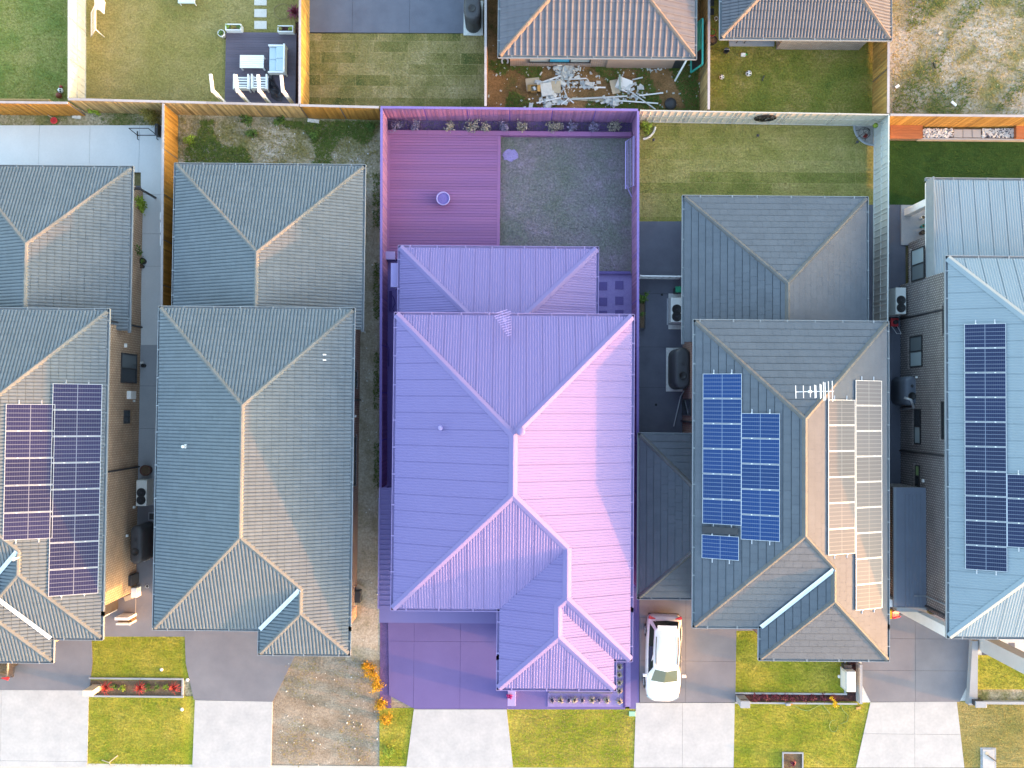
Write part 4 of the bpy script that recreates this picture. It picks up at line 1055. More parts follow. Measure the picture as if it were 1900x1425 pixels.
def tank(label, a, b, c, d, h, m=M_tank, slab=True, inlet=(.0, .3)):
    x0, x1, y0, y1 = R(a, b, c, d, 0.0); root = thing('water_tank', label, 'water tank', ((x0+x1)/2, (y0+y1)/2, 0), 'slimline water tanks')
    if slab: MB().box(x0 - .1, x1 + .1, y0 - .1, y1 + .1, 0, .09).build('base_slab', M_offwhite, root)
    MB().stadium(x0, x1, y0, y1, [(0, .09), (0, h - .12), (.05, h - .03), (.14, h), (.2, h + .01)], 10).build('body', m, root, True)
    cx, cy = (x0+x1)/2, (y0+y1)/2 - (y1-y0)*.18
    MB().lathe([(.2, h), (.2, h + .05), (.16, h + .05), (.14, h + .02)], cx, cy, 20).build('inlet_strainer', M_black, root, True)
    g = MB()
    for k in range(4): g.lathe([(.035, h + .01), (.035, h + .05)], cx + .05*math.cos(k*1.57), (y0+y1)/2 + .25 + .05*math.sin(k*1.57), 8)
    g.build('fitting', M_dark, root); return root
def box_planter(name, label, a, b, c, d, h, m, soil, plants, z0=0.0):
    x0, x1, y0, y1 = R(a, b, c, d, h); root = thing(name, label, 'planter', ((x0+x1)/2, (y0+y1)/2, z0)); t = .05
    w = MB().box(x0, x1, y0, y0+t, z0, h).box(x0, x1, y1-t, y1, z0, h).box(x0, x0+t, y0+t, y1-t, z0, h).box(x1-t, x1, y0+t, y1-t, z0, h); w.build('trough', m, root)
    MB().box(x0+t+.001, x1-t-.001, y0+t+.001, y1-t-.001, z0, h - .06).build('soil', soil, root)
    for i, pm in enumerate(plants):
        if pm is None: continue
        cx = x0 + (x1-x0)*(i+.5)/len(plants); cy = (y0+y1)/2; f = MB()
        for _ in range(34):
            M = Matrix.Translation((cx + random.gauss(0, .06), cy + random.gauss(0, .05), h - .04 + random.random()*.14)) @ Matrix.Rotation(random.uniform(0, 6), 4, 'Z') @ Matrix.Rotation(random.uniform(-.7, .7), 4, 'X')
            l = .055; f.tone = random.random(); f.add([M @ Vector(v) for v in ((-l,0,0),(0,-l*.4,0),(l,0,0),(0,l*.4,0))], [(0,1,2,3)])
        f.build('plant', pm, root)
    return root
def ball(label, px, py, r, m, patch=None, name='ball'):
    x, y = P(px, py, r); prof = [(r*math.sin(math.pi*i/10) + 1e-4, r - r*math.cos(math.pi*i/10)) for i in range(11)]
    o = MB().lathe(prof, x, y, 16).build(name, m, None, True, (x, y, 0)); tag(o, label, 'ball')
    if patch:
        for a, e in ((0, 1.2), (1.3, .7), (2.6, .75), (3.9, .7), (5.2, .72)):
            d = Vector((math.cos(a)*math.cos(e), math.sin(a)*math.cos(e), math.sin(e))); M = frame_axes(Vector((0, 0, r)) + d*r*.985, Vector((0, 0, r)) + d*r*.985 + d.cross(Vector((.3, .5, .81))).normalized(), d)
            c = MB(); c.add([M @ Vector((r*.36*math.cos(k*1.2566), r*.36*math.sin(k*1.2566), 0)) for k in range(5)] + [M @ Vector((0, 0, r*.05))], [(k, (k+1) % 5, 5) for k in range(5)])
            pt = c.build('patch', patch); pt.parent = o
    return o

# ------------------------------------------------------------------ top left lawns
M_redball = mat('red_rubber', (.35, .05, .04), (.28, .04, .03), 6, .5)
M_brownball = mat('brown_leather', (.22, .06, .035), (.18, .05, .03), 6, .5)
ball('white and black football on the grass by the fence corner', 112, 168, .15, M_white, M_black)
ball('brown ball lying below the football in the fence corner', 109, 177, .16, M_brownball)
ball('small dark red ball above the football in the fence corner', 113, 161, .09, M_redball)
# goal frame with net and towel
gx0, gy1 = P(163, -30); root = thing('goal_frame', 'white pipe goal frame with net beside the cream fence', 'goal', (gx0, gy1, 0))
a_, b_ = P3(177, 8, 1.0), P3(177, 54, 1.0); c_, d_ = P3(161, 8, .05), P3(161, 55, .05)
MB().tube([(a_.x, a_.y, .03), a_, b_, (b_.x, b_.y, .03)], .035, 8).build('front_frame', M_white, root, True)
MB().tube([a_, (a_.x - .7, a_.y, .05), (b_.x - .7, b_.y, .05), b_], .025, 6).build('back_frame', M_white, root, True)
nt_ = MB()
for k in range(13):
    y_ = a_.y + (b_.y - a_.y)*k/12; nt_.tube([(a_.x, y_, 1.0), (a_.x - .7, y_, .05)], .006, 3)
for k in range(8):
    t = k/7; nt_.tube([(a_.x - .7*t, a_.y, 1 - .95*t), (a_.x - .7*t, b_.y, 1 - .95*t)], .006, 3)
tag(nt_.build('net', M_offwhite, root), kind='stuff')
M_towel = mat('cream_cloth', (.72, .70, .62), (.66, .64, .57), 3, .9)
c = MB(); tl = [(175, -6), (190, -6), (195, 4), (194, 27), (186, 20), (176, 18)]
pts = PL(tl, .9); c.add([(x, y, .95 + .07*math.sin(i*2.1)) for i, (x, y) in enumerate(pts)] + [(x, y, .925 + .07*math.sin(i*2.1)) for i, (x, y) in enumerate(pts)], [(0,5,4,3,2,1), (6,7,8,9,10,11)] + [(i, (i+1) % 6, 6+(i+1) % 6, 6+i) for i in range(6)])
tag(c.build('cloth', M_towel), 'cream cloth thrown over the goal frame', 'cloth')
x0, x1, y0, y1 = R(330, 361, -40, 5, .4); rt = thing('sun_lounger', 'pale blue lounger cut off by the top edge', 'lounger', (x0, y0, 0))
MB().bbox(x0, x1, y0, y1, .28, .40, .03).build('mattress', mat('pale_blue_cloth', (.55, .66, .68), (.5, .6, .63), 3, .85), rt)
for sx in (x0 + .03, x1 - .06):
    for sy in (y0 + .02, y1 - .08): MB().box(sx, sx + .04, sy, sy + .04, 0, .28).build('leg', M_white, rt)
# pavers
C_paver = mat('pale_paver', (.62, .57, .52), (.56, .52, .47), 4, .85, fine=.1)
for i, (t, d) in enumerate(((-5, 10), (17, 32), (39, 54))):
    x0, x1, y0, y1 = R(472, 495, t, d); tag(MB().bbox(x0, x1, y0, y1, -.03, .03, .01).build('paver', C_paver, None, False, ((x0+x1)/2, (y0+y1)/2, 0)), ['pale square paver cut by the top edge, above the mauve deck', 'middle of three pale pavers above the mauve deck', 'pale square paver nearest the mauve deck'][i], 'paver', 'stepping pavers')
# grey deck
x0, x1, y0, y1 = R(418, 549, 60, 200, .12); dk = thing('deck', 'mauve grey timber deck carrying white outdoor furniture', 'deck', ((x0+x1)/2, (y0+y1)/2, 0))
MB().box(x0+.01, x1-.01, y0+.01, y1-.01, -.05, .085).build('joists', M_black, dk)
n_ = 30
for k in range(n_):
    ya = y0 + (y1-y0)*k/n_; MB().box(x0, x1, ya+.004, ya+(y1-y0)/n_-.004, .086, .12).build('deck_board', D_grey, dk)
q('garden_bed', 548, 558, 40, 200, -.002, M_mulch)
box_planter('planter_box', 'white planter box at the left corner of the mauve deck', 418, 447, 44, 56, .45, M_white, M_soil, [L_lime, L_olive, L_green])
box_planter('planter_box', 'white planter box at the right corner of the mauve deck', 515, 544, 47, 59, .45, M_white, M_mulch, [GRASS_d, None, L_lime])
pot('plant_pot', 'round white pot left of the planter box on the dry lawn', 410, 61, .19, .42, M_white, M_soil, 0, 'pot', L_green)
# coffee table
x0, x1, y0, y1 = R(445, 489, 102, 126, .55); tb = thing('coffee_table', 'white slatted coffee table on the mauve deck', 'table', ((x0+x1)/2, (y0+y1)/2, .12))
for k in range(6): MB().box(x0, x1, y0 + (y1-y0)*k/6 + .005, y0 + (y1-y0)*(k+1)/6 - .005, .51, .55).build('slat', M_white, tb)
for xx in (x0 + .02, x1 - .08):
    for yy in (y0 + .02, y1 - .08): MB().box(xx, xx+.06, yy, yy+.06, .12, .509).build('leg', M_white, tb)
for xx in (x0 + .03, x1 - .07): MB().box(xx, xx+.04, y0+.081, y1-.081, .40, .50).build('apron', M_white, tb)
# sofa
M_cush = mat('pale_blue_cushion', (.46, .56, .62), (.42, .52, .58), 3, .9)
x0, x1, y0, y1 = R(497, 529, 82, 134, .7); sf = thing('outdoor_sofa', 'white framed outdoor sofa with pale blue cushions', 'sofa', ((x0+x1)/2, (y0+y1)/2, .12))
MB().box(x0, x1-.001, y0, y1, .30, .36).build('seat_frame', M_white, sf)
MB().box(x1-.09, x1, y0, y1, .361, .80).build('backrest', M_white, sf)
for ya, yb in ((y0, y0+.07), (y1-.07, y1)): MB().box(x0, x1-.091, ya, yb, .361, .66).build('armrest', M_white, sf)
for xx in (x0, x1-.06):
    for yy in (y0, y1-.06): MB().box(xx, xx+.06, yy, yy+.06, .12, .299).build('leg', M_white, sf)
ym = (y0+y1)/2
for ya, yb in ((y0+.08, ym-.006), (ym+.006, y1-.08)):
    MB().bbox(x0+.02, x0+(x1-x0)*.46, ya, yb, .362, .52, .04).build('seat_cushion', M_cush, sf); MB().bbox(x0+(x1-x0)*.47, x1-.092, ya, yb, .362, .68, .04).build('back_cushion', M_cush, sf)
# armchairs
def armchair(label, a, b, c, d):
    x0, x1, y0, y1 = R(a, b, c, d, .6); r = thing('armchair', label, 'armchair', ((x0+x1)/2, (y0+y1)/2, .12), 'white slatted armchairs')
    for k in range(5): MB().box(x0+.09, x1-.09, y0 + .1 + (y1-y0-.12)*k/5, y0 + .1 + (y1-y0-.12)*(k+.55)/5, .42, .45).build('slat', M_white, r)
    for xx in (x0, x1-.08):
        MB().box(xx, xx+.08, y0, y1, .62, .66).build('armrest', M_white, r)
        for yy in (y0, y1-.06): MB().box(xx+.01, xx+.07, yy, yy+.06, .12, .619).build('leg', M_white, r)
        MB().box(xx+.012, xx+.068, y0+.061, y1-.061, .36, .42).build('side_rail', M_white, r)
    bk = MB()
    MB().box(x0+.081, x1-.081, y0, y0+.07, .42, .80).build('backrest', M_white, r); return r
armchair('white slatted armchair left of its twin on the mauve deck', 433, 462, 138, 166)
armchair('white slatted armchair beside the crumpled black cover', 466, 496, 138, 166)
# crumpled cover
c = MB(); random.seed(5); pl_ = [(492,132),(499,130),(506,142),(512,156),(520,168),(526,178),(523,188),(514,188),(503,180),(501,168),(497,156),(492,146)]
cn = P(506, 160, .2); ring = PL(pl_, .15); rows = []
for t in (1, .82, .62, .42, .22):
    rows.append([(cn[0] + (x-cn[0])*t, cn[1] + (y-cn[1])*t, .125 + (0 if t == 1 else (1-t)*.55*random.uniform(.3, 1.3))) for x, y in ring])
n_ = len(ring); c.add([v for r_ in rows for v in r_] + [(cn[0], cn[1], .5)], [(i*n_+k, i*n_+(k+1) % n_, (i+1)*n_+(k+1) % n_, (i+1)*n_+k) for i in range(4) for k in range(n_)] + [(4*n_+k, 4*n_+(k+1) % n_, 5*n_) for k in range(n_)])
tag(c.build('furniture_cover', mat('black_tarp', (.022, .022, .032), (.05, .05, .065), 7, .45, .5)), 'crumpled black furniture cover on the mauve deck', 'cover')
for i, (ax, ay, bx2, by2, lb) in enumerate(((391, 138, 395, 168, 'leftmost white pergola post, over the lawn edge'), (437, 139, 441, 168, 'white pergola post in front of the left armchair'), (479, 139, 481, 168, 'white pergola post in front of the right armchair'), (522, 140, 525, 168, 'rightmost white pergola post, by the crumpled cover'))):
    t0, t1 = P3(ax, ay, 2.4), P3(bx2, by2, 2.4); rt = thing('pergola_post', lb, 'post', (t1.x, t1.y, 0), 'pergola posts')
    MB().bar((t1.x, t1.y, 0), (t1.x, t1.y, 2.33), .14, .14).build('post', M_white, rt); MB().bar((t0.x, t0.y, 2.40), (t1.x, t1.y - .09, 2.40), .14, .14).build('rafter', M_white, rt)
strappy('cordyline', 'dark red spiky plant against the yellow paling fence', *P(547, 22, .3), .5, .45, L_plum, 30)
c = MB(); hc = P(525, 22); c.tube([(hc[0] + .48*math.cos(t*.2)*(1 + .06*math.sin(t)), hc[1] + .42*math.sin(t*.2), .02 + .0006*t) for t in range(64)], .012, 5)
tag(c.build('garden_hose', mat('tan_hose', (.25, .20, .10), (.22, .17, .09), 4, .6)), 'coiled tan garden hose on the grass by the spiky plant', 'hose')

# ------------------------------------------------------------------ turf yard with tank
tank('tall charcoal tank at the top beside the brown fence', 864, 893, 6, 63, 1.8)

# ------------------------------------------------------------------ rubble yard
random.seed(23)
M_plaster = mat('plaster_scrap', (.62, .63, .62), (.48, .5, .5), 6, .85, fine=.12)
M_ply = mat('ply_scrap', (.50, .43, .32), (.42, .36, .27), 5, .85)
M_card = mat('cardboard', (.42, .27, .10), (.36, .23, .09), 6, .9)
zz = lambda x, y, z=0: P3(940 + x*.1684, 90 + y*.1684, z)
BLAB = ['longest white batten across the lower rubble', 'short white batten under the beige rubble panel', 'white batten just above the purple fence', 'diagonal white batten at the right end of the rubble', 'white batten pointing right out of the rubble', 'white batten from the plaster heap to the right', 'steep white batten right of the board stack', 'short white batten at the foot of the steep one', 'white batten below the board stack', 'short white batten touching the purple fence', 'white batten in the centre of the rubble', 'white batten behind the board stack', 'small white batten lying apart at the upper right', 'short white batten below the steep one']
battens = [(700,560,1330,525),(1150,400,1330,480),(1170,570,1670,605),(1330,450,1640,670),(1460,520,1725,488),(640,340,880,330),(610,400,690,590),(690,560,740,600),(330,600,600,540),(420,620,540,615),(800,425,1090,430),(340,390,600,300),(1385,345,1500,318),(600,620,690,545)]
for i, (a, b_, c_, d_) in enumerate(battens):
    z = .06 + .03*(i % 5); p0, p1 = zz(a, b_, z), zz(c_, d_, z + random.uniform(-.02, .12)); o = MB().bar(p0, p1, .055 + .03*random.random(), .035).build('batten', M_white if i % 3 else M_plaster, None, False, tuple((p0+p1)/2)); tag(o, BLAB[i], 'batten', 'battens in the rubble')
for i, (x, y, sx, sy, a) in enumerate(((470, 430, .62, .75, .1), (520, 420, .6, .72, -.06), (545, 425, .5, .66, .02), (440, 450, .6, .7, .16))):
    p = zz(x, y, .1 + .05*i); tag(MB().cbox(p.x, p.y, .1 + .05*i, sx, sy, .035, a).build('board', [M_plaster, M_plaster, M_ply, M_offwhite][i], None, False, (p.x, p.y, 0)), ['pale plaster board in the rubble, bottom of its stack', 'pale plaster board, second in the rubble stack', 'tan board on top of the rubble stack', 'whitish board leaning in the rubble stack'][i], 'board', 'boards in the rubble stack')
p = zz(300, 460, 0); cb = thing('cardboard_box', 'open cardboard box at the left end of the rubble', 'box', p)
c = MB(); w_, d_, h_ = .34, .36, .3
for s in (-1, 1): c.cbox(p.x + s*w_/2, p.y, h_/2, .02, d_, h_); c.cbox(p.x, p.y + s*d_/2, h_/2, w_ - .021, .02, h_)
c.cbox(p.x, p.y, .015, w_ - .03, d_ - .03, .02); c.build('carton', M_card, cb)
for s in (-1, 1): MB().cbox(p.x + s*(w_/2 + .09), p.y, h_ + .005, .19, d_, .012, 0, 0, s*.35).build('flap', M_card, cb)
MB().cbox(p.x + .03, p.y + .02, .2, .12, .2, .08, .5).build('packing', M_white, cb)
p = zz(290, 420); tag(MB().cbox(p.x, p.y + .1, .05, .75, .7, .05, .12).build('board', M_ply, None, False, tuple(p)), 'tan board under the cardboard box', 'board')
p = zz(1290, 400); tag(MB().cbox(p.x, p.y, .18, .8, .55, .04, -.35, .2).build('board', M_white, None, False, tuple(p)), 'large tilted white panel at the right end of the rubble', 'board')
p = zz(1190, 430); tag(MB().cbox(p.x, p.y, .12, .45, .75, .03, .25, 0, .15).build('board', M_ply, None, False, tuple(p)), 'beige panel beside the tilted white panel in the rubble', 'board')
p = zz(1240, 400); tag(MB().cbox(p.x, p.y, .3, .1, .85, .04, .05, .2).build('plank', mat('grey_green_timber', (.28, .36, .33), (.24, .3, .28), 4, .8), None, False, tuple(p)), 'grey green plank across the beige panel in the rubble', 'plank')
p = zz(900, 565); tag(MB().cbox(p.x, p.y, .03, 1.75, .16, .03, -.05).build('plank', M_ply, None, False, tuple(p)), 'long tan plank under a batten in the rubble', 'plank')
c = MB()
for cx, cy, n_, sp in ((640, 230, 120, 75), (700, 300, 60, 80), (500, 560, 70, 110), (1180, 590, 45, 70), (1400, 530, 40, 60), (930, 420, 25, 40), (700, 400, 40, 90), (1600, 230, 16, 60), (560, 470, 40, 90)):
    for _ in range(n_):
        p = zz(cx + random.gauss(0, sp), cy + random.gauss(0, sp*.45)); s = random.uniform(.03, .13)
        c.cbox(p.x, p.y, random.uniform(.01, .16), s*random.uniform(.6, 2.2), s*random.uniform(.3, 1), random.uniform(.01, .05), random.uniform(0, 3.1), random.uniform(-.5, .5), random.uniform(-.5, .5))
for cx, cy, n_, sp in ((620, 240, 26, 60), (520, 400, 14, 70), (640, 330, 16, 70), (500, 590, 16, 110), (1330, 420, 14, 70), (1170, 600, 10, 50), (880, 400, 8, 60)):
    for _ in range(n_):
        p = zz(cx + random.gauss(0, sp), cy + random.gauss(0, sp*.4)); s = random.uniform(.14, .34)
        c.cbox(p.x, p.y, random.uniform(.05, .22), s*random.uniform(.7, 1.6), s*random.uniform(.4, .9), .015, random.uniform(0, 3.1), random.uniform(-.35, .35), random.uniform(-.35, .35))
tag(c.build('rubble', M_plaster), 'loose white plaster and render scraps in the bare yard', 'rubble', None, 'stuff')
c = MB()
for _ in range(90):
    x, y = P(random.uniform(905, 1300), random.uniform(118, 200)); s = random.uniform(.02, .09); c.cbox(x, y, .01, s*1.6, s, .03, random.uniform(0, 3))
tag(c.build('litter', M_offwhite), 'small pale litter strewn over the bare yard', 'litter', None, 'stuff')
c = MB(); p = P3(937, 115); c.tube([(p.x + .17*math.cos(t*.39), p.y + .17*math.sin(t*.39), .12) for t in range(-2, 11)], .05, 6); tag(c.build('pipe_offcut', M_white), 'curved white pipe offcut beside the rubble yard house', 'pipe')
c = MB(); p = zz(1800, 620); c.lathe([(.3, 0), (.32, .2), (.3, .25), (.1, .3)], p.x, p.y, 14); tag(c.build('rubbish_bag', M_dark, None, True), 'dark rubbish bag in the corner of the bare yard', 'bag')
scatter_grass('weeds', 'green weeds growing through the rubble yard', PL([(905, 112), (1296, 112), (1296, 205), (905, 205)]), 260, .11, GRASS_w, 3, lambda x, y: math.sin(x*1.3 + 1) + math.sin(y*2.1) + .7*math.sin(x*3.1 + y*2) > .45 or x > P(1180, 150)[0] and math.sin(x*2.3+y) > -.2)
x0, x1, y0, y1 = R(1289, 1302, 38, 122, 1.4); sc = thing('trampoline_panel', 'teal framed panel leaning between the tiled house and the fence', 'panel', ((x0+x1)/2, y0, 0)); M_teal = mat('teal_paint', (.05, .38, .32), (.045, .34, .28), 3, .5)
zA_, zB_ = .5, 1.6
def lean(u, v): return Vector((x0 + (x1-x0)*u, y0 + (y1-y0)*v, zA_ + (zB_-zA_)*u))
for u0_, v0_, u1_, v1_ in ((0, 0, 0, 1), (1, 0, 1, 1), (0, 0, 1, 0), (0, 1, 1, 1), (0, .38, 1, .38)): MB().bar(lean(u0_, v0_), lean(u1_, v1_), .09, .05).build('frame_bar', M_teal, sc)
MB().add([lean(.1, .4), lean(.9, .4), lean(.9, .98), lean(.1, .98)], [(0, 1, 2, 3)]).build('sheet', M_teal, sc); MB().add([lean(.1, .03), lean(.9, .03), lean(.9, .36), lean(.1, .36)], [(0, 1, 2, 3)]).build('mesh', M_black, sc)

# ------------------------------------------------------------------ yard beside vacant lot
sheet('patio', PL([(1350, 40), (1438, 40), (1436, 86), (1353, 86)]), .05, C_path)
c_, = [P3(1373, 74)]; ch = thing('patio_chair', 'black folding chair under the tiled patio roof', 'chair', c_)
MB().cbox(c_.x, c_.y, .45, .5, .45, .04).build('seat', M_black, ch); MB().cbox(c_.x, c_.y + .24, .7, .5, .04, .5).build('backrest', M_black, ch)
for sx in (-.22, .22):
    for sy in (-.2, .2): MB().bar((c_.x + sx, c_.y + sy, 0.05), (c_.x + sx*.9, c_.y + sy*.9, .43), .03, .03).build('leg', M_black, ch)
ball('spotted football on the lawn below the tiled patio', 1339, 143, .13, M_white, M_black)
ball('larger white football on the shaggy lawn', 1389, 136, .16, M_white, M_dark)
c_ = P3(1346, 97); bk = thing('bucket', 'dark bucket tipped on the lawn by the patio', 'bucket', c_); MB().lathe([(.11, 0), (.15, .28), (.14, .28), (.10, .03)], c_.x, c_.y, 16).build('pail', M_dark, bk, True); MB().tube([(c_.x + .15*math.cos(t*.35), c_.y, .28 + .12*math.sin(t*.35)) for t in range(10)], .01, 5).build('handle', M_alu, bk)
c_ = P3(1378, 103); sp_ = thing('spray_bottle', 'white bottle with green cap on the shaggy lawn', 'bottle', c_); MB().cbox(c_.x, c_.y, .08, .24, .16, .14).build('bottle_body', M_white, sp_); MB().cbox(c_.x + .17, c_.y + .03, .08, .1, .05, .06).build('cap', mat('green_plastic', (.05, .5, .12), (.04, .42, .1), 4, .4), sp_)
c_ = P3(1414, 150); tag(MB().bar((c_.x, c_.y, .02), (c_.x + .1, c_.y + .28, .04), .05, .04).build('stick', M_dark, None, False, tuple(c_)), 'short dark stick on the shaggy lawn', 'stick')
pot('plant_pot', 'red pot with leafy plant beside the brown fence', 1322, 60, .2, .4, M_redball, M_soil, 0, 'pot', L_green); pot('plant_pot', 'black pot beside the red pot by the patio', 1324, 74, .22, .35, M_black, M_soil, 0, 'pot', None); pot('plant_pot', 'small white pot above the red pot by the fence', 1329, 34, .1, .2, M_white)
for i, py in enumerate((5, 22)):
    x0, x1, y0, y1 = R(1317, 1325, py - 6, py + 6); tag(MB().bbox(x0, x1, y0, y1, -.02, .03, .01).build('paver', M_dark, None, False, (x0, y0, 0)), ['dark paver cut by the top edge beside the brown fence', 'dark paver above the small white pot by the fence'][i], 'paver', 'dark pavers')
# vacant lot odds and ends
random.seed(31)
scatter_grass('weeds', 'patchy green weeds on the vacant lot', PL([(1655, -30), (1930, -30), (1930, 212), (1655, 212)]), 90, .11, GRASS_w, 5, lambda x, y: math.sin(x*.9) + math.sin(y*1.1 + 2) + math.sin(x*2.3 - y*1.7) > .75)
scatter_grass('dry_grass', 'dry tan grass on the vacant lot', PL([(1655, -30), (1930, -30), (1930, 212), (1655, 212)]), 60, .09, GRASS_d, 6)
for i, (px, py, l, lb) in enumerate(((1664, 161, .24, 'white brick scrap near the fence on the vacant lot'), (1769, 193, .34, 'white stick near the orange fence on the vacant lot'), (1743, 62, .2, 'tan rock scrap in the middle of the vacant lot'), (1733, 122, .35, 'black stick on the vacant lot'))):
    x, y = P(px, py); tag(MB().cbox(x, y, .04, l, .14 if i != 3 else .05, .07, [.6, -.7, .8, -1.2][i]).build('scrap', [M_white, M_white, M_ply, M_black][i], None, False, (x, y, 0)), lb, 'scrap')

# ------------------------------------------------------------------ vehicles
def car(label, x, y, rz, paint, glass, lamp_r, name='parked_car', suv=True):
    root = thing(name, label, 'car', (0, 0, 0)); BASE[root.name] = (0, 0, 0)
    def loft(b, secs, ringf):
        rings = [ringf(*s) for s in secs]; n = len(rings[0]); vs = [v for r in rings for v in r]
        fs = [(i*n + k, i*n + (k+1) % n, (i+1)*n + (k+1) % n, (i+1)*n + k) for i in range(len(rings)-1) for k in range(n)]
        b.add(vs, fs + [tuple(range(n-1, -1, -1)), tuple((len(rings)-1)*n + k for k in range(n))])
    secs = [(-2.26, .66, .72, .36), (-2.22, .78, .86, .28), (-2.05, .87, .98, .24), (-1.6, .915, 1.02, .22), (-.8, .92, 1.01, .21), (.2, .92, .99, .21), (.95, .915, .985, .21), (1.3, .91, .97, .21), (1.65, .89, .92, .21), (1.95, .83, .85, .23), (2.14, .70, .76, .27), (2.24, .48, .66, .33)]
    def ring(yy, w, zt, zl):
        half = [(w*.86, zl), (w*.985, zl + .12), (w, .55), (w*.985, zt - .16), (w*.95, zt - .05), (w*.86, zt), (w*.5, zt + .03), (0, zt + .04)]
        return [(px, yy, pz) for px, pz in half] + [(-px, yy, pz) for px, pz in half[-2::-1]]
    b = MB(); loft(b, secs, ring); body = b.build('body', paint, root, True)
    # cabin: belt and roof outlines
    belt = [(-.70, -2.08, .99), (-.84, -1.9, 1.0), (-.87, -.6, 1.0), (-.86, .75, .99), (-.70, 1.12, .985), (0, 1.22, 1.0), (.70, 1.12, .985), (.86, .75, .99), (.87, -.6, 1.0), (.84, -1.9, 1.0), (.70, -2.08, .99), (0, -2.12, .99)]
    top = [(-.54, -1.72, 1.52), (-.62, -1.62, 1.52), (-.66, -.6, 1.60), (-.63, .15, 1.56), (-.56, .30, 1.52), (0, .40, 1.53), (.56, .30, 1.52), (.63, .15, 1.56), (.66, -.6, 1.60), (.62, -1.62, 1.52), (.54, -1.72, 1.52), (0, -1.78, 1.53)]
    def quad(i, j, t0, t1, m, nm, push=.0):
        L = lambda a, c, t: tuple(a[k] + (c[k]-a[k])*t for k in range(3)); c = MB()
        idx = list(range(i, j + 1)); lo = [L(belt[k % 12], top[k % 12], t0) for k in idx]; hi = [L(belt[k % 12], top[k % 12], t1) for k in idx]
        cx = lambda p: (p[0]*(1 + push), p[1]*(1 + push*.4), p[2])
        c.add([cx(p) for p in lo + hi], [(k, k+1, len(idx)+k+1, len(idx)+k) for k in range(len(idx)-1)]); return c.build(nm, m, root, False)
    c = MB(); c.add([tuple(p) for p in belt] + [tuple(p) for p in top], [(k, (k+1) % 12, 12 + (k+1) % 12, 12 + k) for k in range(12)]); c.build('cabin', paint, root, True)
    quad(4, 6, .06, .93, glass, 'windscreen', .006); quad(10, 12, .18, .88, glass, 'rear_window', .006)
    for i, j in ((1, 2), (2, 3), (7, 8), (8, 9)): quad(i, j, .08, .84, glass, 'side_window', .008)
    c = MB(); n = 12; rows = [[(p[0]*t, -.68 + (p[1] + .68)*t, p[2] + (.10*(1 - t*t))) for p in top] for t in (1.0, .8, .5, .2)]
    c.add([v for r in rows for v in r] + [(0, -.68, 1.66)], [(r*n + k, r*n + (k+1) % n, (r+1)*n + (k+1) % n, (r+1)*n + k) for r in range(3) for k in range(n)] + [(3*n + k, 3*n + (k+1) % n, 4*n) for k in range(n)])
    rf = c.build('roof_panel', paint, root, True)
    for s in (-1, 1): MB().tube([(s*.56, -1.35, 1.60), (s*.58, -.6, 1.66), (s*.54, .08, 1.61)], .022, 6).build('roof_rail', M_black, rf)
    MB().box(-.5, .5, -1.92, -1.72, 1.515, 1.545).build('spoiler', paint, root)
    for s in (-1, 1):
        m = MB().bbox(min(s*.93, s*1.12), max(s*.93, s*1.12), .72, .86, .98, 1.13, .03).build('wing_mirror', paint, root)
        MB().cbox(s*.70, -2.13, .90, .34, .14, .12, s*-.35).build('tail_light', lamp_r, root)
        MB().cbox(s*.70, 2.02, .74, .30, .12, .12, s*-.55).build('headlight', GL_pale, root)
        for yy in (-1.36, 1.36):
            w = MB(); pr = [(.20, -.1), (.31, -.11), (.335, -.08), (.335, .08), (.31, .11), (.20, .1)]
            nseg = 22; vs = [(s*.84 + o*1.0, yy + r_*math.cos(6.2832*k/nseg), .335 + r_*math.sin(6.2832*k/nseg)) for r_, o in pr for k in range(nseg)]
            w.add(vs, [(i*nseg + k, i*nseg + (k+1) % nseg, (i+1)*nseg + (k+1) % nseg, (i+1)*nseg + k) for i in range(5) for k in range(nseg)])
            wh = w.build('wheel', M_black, root, True); r_ = MB()
            for k in range(10):
                a = 6.2832*k/10; r_.bar((s*.945, yy, .335), (s*.945, yy + .2*math.cos(a), .335 + .2*math.sin(a)), .035, .03)
            r_.build('rim', M_alu, wh)
    MB().box(-.26, .26, -2.285, -2.245, .55, .66).build('number_plate', M_offwhite, root); MB().box(-.55, .55, 2.2, 2.245, .38, .55).build('grille', M_black, root)
    MB().box(-.8, .8, -2.26, -2.05, .3, .45).build('rear_bumper', M_dark, root)
    root.location = (x, y, .03); root.rotation_euler = (0, 0, rz); return root
def paint_mat(name, c):
    m = bpy.data.materials.new(name); m.use_nodes = True; b = m.node_tree.nodes['Principled BSDF']; b.inputs['Base Color'].default_value = (*c, 1); b.inputs['Roughness'].default_value = .35; b.inputs['Coat Weight'].default_value = .8; b.inputs['Coat Roughness'].default_value = .04; return m
M_tail = mat('tail_lamp_red', (.55, .02, .02), (.5, .02, .02), 4, .2, .6)
cx_, cy_ = P(1231, 1221, .7)
car('white hatchback parked on the driveway beside the purple lot', cx_, cy_, math.pi + math.radians(-1.2), paint_mat('white_car_paint', (.80, .80, .79)), glass_mat('car_glass', (.02, .03, .03), .03), M_tail)
cx_, cy_ = P(-6, 1178, .6)
car('dark car with its tail poking out under the left edge roof', cx_, cy_, math.radians(0), paint_mat('dark_car_paint', (.03, .028, .03)), glass_mat('dark_car_glass', (.02, .025, .03), .03), M_tail)

